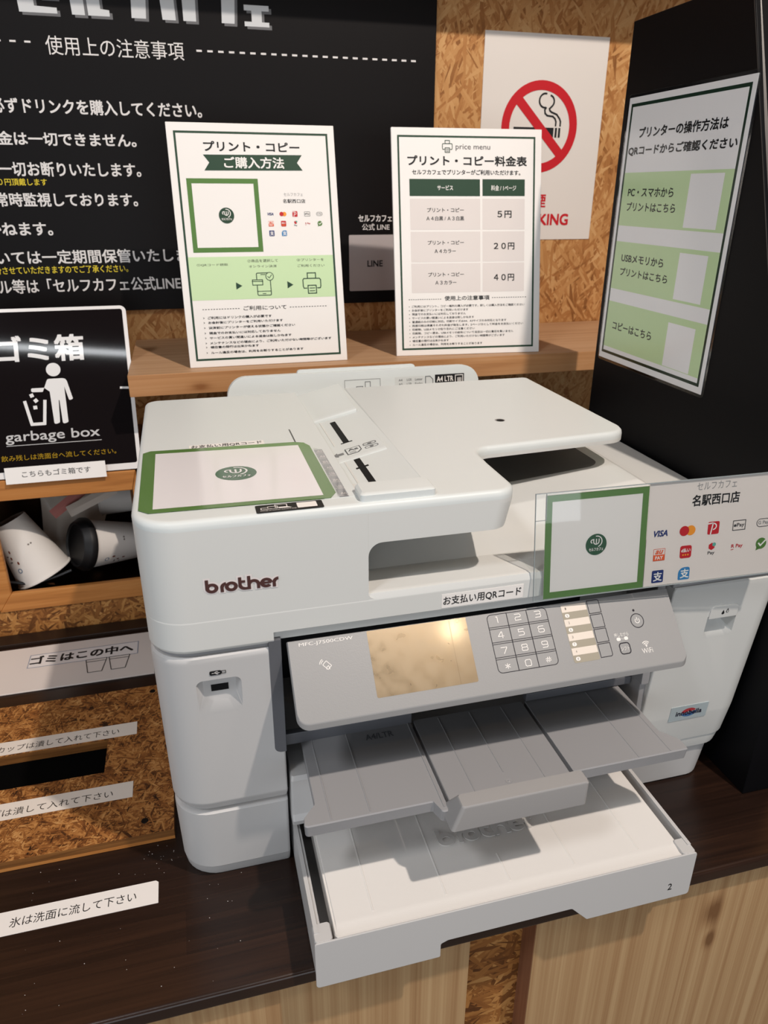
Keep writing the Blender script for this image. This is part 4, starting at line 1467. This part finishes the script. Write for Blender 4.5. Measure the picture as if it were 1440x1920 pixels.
# ------------------------------------------------------------------ payment sign in a clear holder
pv = F(V(52 + 308.3, .4 - 2.2, 317.2), (1, 0, 0), (0, 0, 1))
pv = posed((52 + 308.3, -1.8, 317.2), -3.2, 6.67, -.9)
PS = thing('payment_sign', 'clear acrylic holder with payment marks standing on the printer front', 'sign', (420, 5, 272))
AC = clear('clear_acrylic', (.97, .98, .98), .10, .02)
b = MB()
b.slab(pv, rr2(-54.5, -44.6, 172, 47.5, 1), .7, 1.5)
b.build('clear_sleeve', AC, PS, smooth=0)
b = MB()
b.add([V(306, 2, 297.2), V(530, 0, 297.2), V(530, 34, 297.2), V(306, 36, 297.2)], [(0, 1, 2, 3)])
b.build('clear_foot', AC, PS, smooth=0)
EDGE = plain((150, 158, 160), .2, .6, name='acrylic_edge')
b = MB()
for u0, v0, u1, v1 in ((-54.5, -44.6, -54, 47.5), (-54.5, 47.0, 172, 47.6), (-54.5, -44.9, 172, -44.4), (-45.2, 25, -44.9, 47), (-54, 24.6, -45, 24.9)):
    b.slab(pv, [(u0, v0), (u1, v0), (u1, v1), (u0, v1)], .5, 1.6)
b.build('holder_edge', EDGE, PS, smooth=0)
b = MB()
b.slab(pv, [(-45.2, -44.4), (45, -44.4), (45, 44.9), (-45.2, 44.9)], -.4, .1, 0)
b.frame(pv, -45.2, -44.4, 45, 44.9, 5.6, .18, 2)
cafe_disc(b, pv, 0, -.8, 9.3, .3)
b.build('emblem_card', [plain((232, 226, 222), .3, .5, name='glossy_card'), plain((46, 84, 60), .3, .5), plain((92, 128, 70), .3, .5), PAPER, plain((232, 226, 222), .3, .5, name='glossy_card')], PS, smooth=0, label='white card with a green frame and round cafe emblem')
b = MB()
b.slab(pv, [(45.6, -44.4), (170.5, -44.4), (170.5, 46.8), (45.6, 46.8)], -.4, .1)
mc_ = b.build('marks_card', plain((230, 219, 213), .3, .5, name='cream_card'), PS, smooth=0)
b = MB()
b.text(pv, 'セルフカフェ', 88.4, 37.3, 125.4, 43.8, GRY, 0, .25)
b.text(pv, '名駅西口店', 85.2, 23.6, 129.2, 33.2, I_, .022, .25)
pay_logos(b, pv, [58.2, 83, 107.4, 131.9, 155.4], [2.6, -16.4, -36.1], 5.4, .25)
b.build('payment_marks', PRINT, mc_, smooth=0)

# ------------------------------------------------------------------ laminated payment card on the cover
u_ = V(1, -.026, 0)
cf_ = F((4.6, 22.4, 372.9), u_, (.0, 1, 0))
PC = thing('payment_card', 'laminated white card with a wide green frame lying on the printer cover', 'card', (78, 88, 372.5))
pts = [(1, 5), (8, -1.8), (139, -1.8), (144.5, 8), (144, 124), (140, 134), (132, 137.5), (6, 139), (0, 134)]
b = MB()
b.slab(cf_, pts, -.4, .0)
b.build('card', plain((88, 122, 62), .13, .5, name='laminated_green'), PC, smooth=0)
b = MB()
b.poly(cf_, [(11, 4.2), (134.5, 4.2), (134, 127.5), (10.5, 130)], .08, 4)
cafe_disc(b, cf_, 74.5, 66.5, 16.5, .15)
b.build('card_print', [INK, plain((52, 92, 66), .13, .5), PRINT[GM], PRINT[GP], plain((226, 222, 224), .13, .5, name='laminated_white')], PC, smooth=0, label='white square with a round green cafe emblem')
b = MB()
b.slab(cf_, [(144.8, 0), (152, -1), (152.2, 112), (146, 118)], -.2, .06)
b.build('clear_edge', clear('card_film', (.96, .96, .96), .15, .06), PC, smooth=0)

ZL = thing('label_strip', 'white label strip behind the green framed card on the printer cover', 'label', (76, 164, 372))
lf = F((43.5, 158.5, 372.55), (1, -.02, 0), (0, 1, 0))
b = MB(); b.slab(lf, [(0, 0), (66.5, 1.2), (66.5, 13.5), (0, 11.5)], -.3, 0); b.build('strip', PAPER, ZL, smooth=0)
b = MB(); b.text(lf, 'お支払い用QRコード', 2, 1.8, 64.5, 10.5, 0, .012, .1, 0, 1); b.build('lettering', INK, ZL, smooth=0)

ZF = thing('label_strip', 'white label strip with black lettering stuck on the printer front above the touchscreen', 'label', (263, -1, 274))
lf = F((228, -.15, 274.4), (1, 0, 0), (0, 0, 1))
b = MB(); b.slab(lf, [(0, 0), (71, 0), (71, 12.6), (0, 12.6)], -.1, .15); b.build('strip', PAPER, ZF, smooth=0)
b = MB(); b.text(lf, 'お支払い用QRコード', 1.5, 2.2, 69, 10.6, 0, .012, .3); b.build('lettering', INK, ZF, smooth=0)

# ------------------------------------------------------------------ rubbish bin box with the open window
BX = thing('rubbish_bin', 'strand board rubbish bin box with an open wood framed window', 'bin', (-136, 600, 0))
YB = 507
b = MB()
b.box(-248, -34, YB, YB + 4, 0, 46)
b.box(-248, -234, YB, YB + 12, 44, 238)
b.box(-40, -34, YB, YB + 12, 44, 238)
b.box(-248, -34, YB, YB + 4, 212, 234)
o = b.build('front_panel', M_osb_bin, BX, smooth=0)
b = MB()
b.box(-248, -236, YB + 12, 725, 0, 234); b.box(-46, -34, YB + 12, 725, 0, 234); b.box(-236, -46, 713, 725, 0, 234); b.box(-236, -46, YB + 12, 713, 0, 10); b.box(-248, -34, YB, 725, 234, 238)
b.build('case', plain((92, 62, 40), .6, .2, noise=.3, name='bin_inside'), BX, smooth=0)
b = MB()
def mitre(pts):
    b.loft([[V(u, YB - 3, v) for u, v in pts], [V(u, YB + 5, v) for u, v in pts]])
mitre([(-238, 44), (-36, 44), (-40, 72), (-219, 72)])
b.build('window_frame', M_frame, BX, bevel=1, seg=1)
b = MB(); mitre([(-238, 44), (-219, 72), (-219, 209), (-238, 235)]); b.build('window_frame', M_frame, BX, bevel=1, seg=1)
b = MB(); mitre([(-238, 237), (-219, 209), (-41, 209), (-34, 237)]); b.build('window_frame', M_frame, BX, bevel=1, seg=1)
b = MB(); mitre([(-36, 44), (-34, 236), (-41, 209), (-41, 72)]); b.build('window_frame', M_frame, BX, bevel=.5, seg=1)

# label over the top rim
t25 = R3(25)
gf = F((0, 505, 238.3), (1, 0, 0), (0, math.sin(t25), math.cos(t25)))
GS = thing('bin_sign', 'black laminated sign with a white litter pictogram leaning on top of the rubbish bin', 'sign', (-128, 506, 238.3))
b = MB()
b.slab(gf, rr2(-236, 1, -25.5, 224, 8), -1.2, -.4)
b.build('sheet', plain((232, 228, 226), .14, .5, name='laminated_border'), GS, smooth=0)
LB = plain((22, 17, 18), .05, .4, name='laminated_black')
LWH = plain((232, 230, 229), .05, .5, name='laminated_white_print')
b = MB()
b.poly(gf, rr2(-233, 9.5, -30.5, 219.5, 3), -.3, 0)
b.build('black_print', LB, GS, smooth=0)
b = MB()
b.text(gf, 'ゴミ箱', -192, 153, -84.5, 187, 0, .03, -.1)
b.disc(gf, -124.5, 141, 9, -.1, 0)
b.poly(gf, fillet([(-133, 129, 3), (-110, 129, 5), (-103.5, 100.5, 1.5), (-108.5, 99, 1.5), (-113, 118, 0), (-112, 70, 2), (-119, 68, 2), (-120.5, 100, 0), (-121.5, 100, 0), (-122.5, 70, 2), (-129.5, 68, 2), (-131.5, 112, 0), (-138, 117.5, 1), (-154, 117.5, 1.5), (-154, 112.5, 1.5), (-140, 112, 1)], 2), -.1, 0)
b.stroke(gf, [(-163, 100), (-157, 70), (-141.5, 70), (-138.5, 100)], 4, -.1, 0)
for u, v, a in ((-154, 108, 20), (-149.5, 101, 35), (-151, 92, 5)):
    b.poly(gf, [(u + 3.4 * math.cos(R3(a + k)), v + 3.4 * math.sin(R3(a + k))) for k in (45, 135, 225, 315)], -.1, 0)
b.text(gf, 'garbage box', -190.5, 45, -74.5, 61.5, 1, .008, -.1)
b.stroke(gf, [(-190, 43.4), (-73, 43.4)], .8, -.1, 1)
b.text(gf, '飲み残しは洗面台へ流してください。', -198, 23.5, -56, 31, 2, .0, -.1)
b.stroke(gf, [(-42, 112), (-25.6, 111)], 3, -.05, 0)
b.build('bin_print', [LWH, plain((198, 196, 196), .13, .5), plain((176, 140, 34), .14, .5)], GS, smooth=0, label='white lettering and litter pictogram with a yellow line')
RL = thing('label_strip', 'white label strip with grey lettering on the top rim of the rubbish bin window', 'label', (-133, 498, 234))
lf = F((-194, 498.6, 233.6), (1, 0, 0), (0, .36, 1))
b = MB(); b.slab(lf, [(0, 0), (123.5, 0), (123, 21.5), (-.5, 21.5)], -.2, .2); b.build('strip', PAPER, RL, smooth=0)
b = MB(); b.text(lf, 'こちらもゴミ箱です', 20, 7.6, 104, 15.6, 0, .01, .35); b.build('lettering', plain((92, 90, 90), .5), RL, smooth=0)

# rubbish seen through the window
CUPW = plain((226, 220, 214), .5, .35, name='paper_cup_white')
BRN = plain((120, 58, 36), .5, .3, name='bean_brown')
BLC = plain((88, 112, 140), .5, .3, name='ring_blue')


def cup(name, label, base, axis, L, rb, rt_, group, roll=0, lid=False, flip=1):
    """paper cup: base centre, axis towards the mouth, length, radii"""
    t = thing(name, label, 'cup', base, group)
    ax = Vector(axis).normalized()
    b = MB()
    o = Vector(base)
    b.lathe(o, ax, [(2.5, .1), (2.5, rb - 1.6), (0, rb - 1.4), (0, rb), (L - 2, rt_ - .4), (L - 1.6, rt_ + 1.2), (L, rt_ + 1.4), (L + .8, rt_ + .4), (L, rt_ - .8), (4, rb - .9), (3.5, .1)])
    b.build('cup_wall', CUPW, t, smooth=50)
    # printed beans, ring and dots on the wall facing the room
    s = ax.cross(V(0, 0, 1)).normalized()
    n = V(0, -1, .35)
    n = (n - ax * n.dot(ax)).normalized()
    s = ax.cross(n)
    b = MB()

    def spot(d, a, wl, wa, m):
        r = rb + (rt_ - rb) * d / L + .25
        pts = []
        for k in range(10):
            th = 6.28318 * k / 10
            dd, aa = d + wl * math.cos(th), R3(a) + wa / r * math.sin(th)
            rr = rb + (rt_ - rb) * dd / L + .3
            pts.append(o + ax * dd + (n * math.cos(aa) + s * math.sin(aa)) * rr)
        b.add(pts, [tuple(range(10))], m)
    for d, a, wl, wa, m in ((.42, -18, 1.3, 1.3, 2), (.42, -11, 1.3, 1.3, 2), (.72, 40, 3.6, 3.4, 1), (.72, 40, 2.4, 2.2, 3), (.60, 34, 2.5, 1.4, 0), (.50, 46, 2.2, 1.4, 0), (.40, 42, 2.4, 1.3, 0), (.56, 52, 1.2, 2.8, 2), (.46, 56, 1.0, 2.4, 2)):
        spot(L * d, a * flip + roll, wl, wa, m)
        if m == 3:
            pass
    b.build('cup_print', [BRN, BLC, plain((120, 112, 106), .5), CUPW], t, smooth=0)
    if lid:
        b = MB()
        q = o + ax * L
        b.lathe(q, ax, [(-6, rt_ + 1.6), (-4, rt_ + 2.6), (2, rt_ + 2.6), (4, rt_ + 1.2), (11, rt_ - 3), (12, rt_ - 5), (9.5, rt_ - 7), (9.5, .1)])
        b.build('lid', BLACK, t, smooth=40, label='black plastic lid')
    return t


cup('paper_cup', 'white paper cup leaning upside down at the left of the bin window', (-221, 572, 154), (.38, -.12, -.86), 92, 25, 39, 'paper cups thrown in the bin', -10)
cup('paper_cup', 'white paper cup with a black lid lying in the bin window', (-56, 610, 86), (-.86, -.48, .24), 84, 27, 37, 'paper cups thrown in the bin', 0, True, -1)
cup('paper_cup', 'plain white paper cup lying behind the cup with the black lid', (-38, 655, 142), (-.98, .05, .02), 66, 22, 28, 'paper cups thrown in the bin', 150)
b = MB()
b.tube([(-226, 531, 77), (-196, 530, 70.6), (-190, 530, 71), (-160, 530, 79), (-142, 532, 84.5)], 2.2)
tag(b.build('drinking_straw', plain((24, 24, 27), .3, .5, name='black_straw'), smooth=60), 'black bent drinking straw lying in front of the cups in the bin', 'straw')
b = MB()
NU, NV = 44, 34
rnd = random.Random(4)
ph = [(rnd.uniform(0, 6.28), rnd.uniform(.03, .10), rnd.uniform(-.10, .10), rnd.uniform(1.5, 4)) for _ in range(9)]
gv, gi = [], []
for j in range(NV + 1):
    for i in range(NU + 1):
        u, v = i / NU, j / NV
        x = -200 + 84 * u + 52 * u * (1 - v) ** 2 + 8 * math.sin(3 * v)
        z = 206 - 150 * v + 10 * math.sin(5 * u) * (1 - v)
        y = 684 - 62 * v + 10 * math.cos(3.1 * (u - .5))
        y += sum(a * math.sin(p + f * x + g * z) for p, f, g, a in ph)
        gv.append((x, y, z + 4 * math.sin(u * 17 + v * 5)))
for j in range(NV):
    for i in range(NU):
        a = j * (NU + 1) + i
        gi.append((a, a + 1, a + NU + 2, a + NU + 1))
b.add(gv, gi)
o = b.build('plastic_bag', plain((236, 224, 210), .35, .4, name='bag_film'), smooth=70)
md = o.modifiers.new('film', 'SOLIDIFY')
md.thickness = .0006
tag(o, 'crumpled whitish plastic bag at the back of the bin window', 'bag')
for k, (p0, p1, wd, col, lab) in enumerate((((-162, 596, 140), (-84, 650, 184), 15, (206, 132, 124), 'pink paper wrapper lying slanted on the plastic bag'), ((-140, 592, 142), (-72, 606, 168), 17, (212, 200, 188), 'whitish paper wrapper lying on the pink wrapper'))):
    p0, p1 = V(*p0), V(*p1)
    d = (p1 - p0).normalized()
    up = V(0, .45, 1)
    up = (up - d * up.dot(d)).normalized()
    wfr = F(p0, d, up)
    L = (p1 - p0).length
    b = MB()
    rings = []
    for t in (0, .06, .3, .6, .94, 1):
        th = .4 + 3.2 * math.sin(math.pi * t)
        rings.append([wfr.p(L * t, 0, 0), wfr.p(L * t, wd * .5, th), wfr.p(L * t, wd, 0), wfr.p(L * t, wd * .5, -th)])
    b.loft(rings)
    t_ = b.build('paper_wrapper', plain(col, .5, .35), smooth=20)
    tag(t_, lab, 'wrapper')

# ------------------------------------------------------------------ flat things on the worktop, left
WS = thing('waste_notice', 'white laminated notice with two drawn cups lying flat between bin and strand board plate', 'notice', (-136, 420, 0))
b = MB(); b.box(-330, -34, 368, 472.5, .2, 2.0); b.build('sheet', plain((222, 212, 206), .3, .4, noise=.06, name='stained_white_sheet'), WS, bevel=.4, seg=1)
wf = F((0, 0, 2.0), (1, 0, 0), (0, 1, 0))
b = MB()
b.frame(wf, -198, 420, -57, 451, .9, .25, 1)
b.rect(wf, -197, 421, -58, 450, .15, 2)
b.text(wf, 'ゴミはこの中へ', -195.5, 427, -64, 446, 0, .035, .3)
for u in (-124, -94.5):
    s_ = 1 if u < -100 else .98
    b.stroke(wf, [(u, 420.5), (u + 27, 420.5), (u + 22.5, 390), (u + 5, 390), (u, 420.5), (u + 1, 415), (u + 26, 415)], 1, .35, 0)
b.build('notice_print', [INK, plain((128, 140, 164), .4), plain((230, 224, 222), .3, .4)], WS, smooth=0)
b = MB(); b.box(-800, -34, 480, 506, .3, 6)
o = b.build('dark_batten', plain((40, 26, 18), .4, .4, name='dark_batten'), bevel=1)
tag(o, 'thin dark wooden batten along the foot of the rubbish bin', 'batten')

PL = thing('waste_plate', 'strand board plate with a waste slot lying on the worktop left of the printer', 'plate', (-136, 210, 0))
b = MB()
x0, x1, y0, y1, sx, sy0, sy1 = -520, -8.5, 84.5, 326, -80.5, 182, 235
for z0, z1 in ((.2, 12.2),):
    b.box(x0, x1, y0, sy0, z0, z1); b.box(x0, x1, sy1, y1, z0, z1); b.box(sx, x1, sy0, sy1, z0, z1); b.box(x0, -420, sy0, sy1, z0, z1)
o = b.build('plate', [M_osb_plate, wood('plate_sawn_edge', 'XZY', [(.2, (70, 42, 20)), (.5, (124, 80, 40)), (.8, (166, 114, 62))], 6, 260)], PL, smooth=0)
for p in o.data.polygons:
    if abs(p.normal.z) < .5:
        p.material_index = 1
b = MB()
b.box(x0, x1, y0 - .15, y0 + .2, .4, 4); b.build('plate_edge', M_frame, PL, smooth=0, label='pale sawn lower edge of the plate')
b = MB(); b.box(-420, sx, sy0, sy1, .25, .6); b.build('slot', plain((4, 4, 4), .9, .05, name='deep_black'), PL, smooth=0, label='long black waste slot')
for u, v in ((-36.4, 102.4), (-34, 314)):
    b = MB(); b.lathe((u, v, 12.0), (0, 0, 1), [(0, 3.6), (.5, 3.4), (.4, .1)], n=16); b.build('screw', plain((40, 36, 34), .35, .5, metal=.8), PL)
pf_ = F((0, 0, 12.3), (1, 0, 0), (0, 1, 0))
for v0, v1, nm in ((237, 259, 'upper white label strip behind the slot of the strand board plate'), (138, 161, 'lower white label strip in front of the slot of the strand board plate')):
    t = thing('label_strip', nm, 'label', (-50, (v0 + v1) / 2, 12.2), 'crushing notices on the strand board plate')
    b = MB(); b.slab(pf_, [(-330, v0), (-49.5, v0), (-49.8, v1), (-330, v1)], 0, .25); b.build('strip', plain((226, 216, 206), .4, .4, noise=.05, name='label_paper'), t, smooth=0)
    b = MB(); b.text(pf_, 'カップは潰して入れて下さい', -198 if v0 > 200 else -206, v0 + 4.6, -69.2, v0 + 14.6, 0, 0, .35); b.build('lettering', plain((62, 58, 54), .5), t, smooth=0)
t = thing('label_strip', 'white label strip stuck flat on the dark worktop near its front edge', 'label', (-90, 27, 0))
wt = F((0, 0, .05), (1, 0, 0), (0, 1, 0))
b = MB(); b.slab(wt, fillet([(-330, 14.8, 0), (-23.4, 14.6, .4), (-23.6, 37, .8), (-26, 39, .5), (-330, 39, 0)], 2), 0, .3); b.build('strip', PAPER, t, smooth=0)
b = MB(); b.text(wt, '氷は洗面に流して下さい', -147.5, 21.5, -42.6, 31.4, 0, 0, .4); b.text(wt, '、', -163, 21.5, -159, 25, 0, 0, .4); b.build('lettering', INK, t, smooth=0)
# crumbs on the worktop
b = MB()
rnd = random.Random(11)
for i in range(70):
    x, y = rnd.uniform(-200, 60), rnd.uniform(-70, 80)
    if i > 50:
        x, y = rnd.uniform(-60, -5), rnd.uniform(45, 80)
    if -340 < x < -20 and 10 < y < 43:
        continue
    r = rnd.uniform(.15, .45)
    b.add([V(x + r, y, .05), V(x - r, y + r * .6, .05), V(x - r * .4, y - r, .05), V(x, y, .05 + r)], [(0, 1, 3), (1, 2, 3), (2, 0, 3), (0, 2, 1)])
o = b.build('crumbs', PAPER, smooth=0)
o['kind'] = 'stuff'
tag(o, 'scattered tiny white crumbs on the dark worktop', 'crumbs')
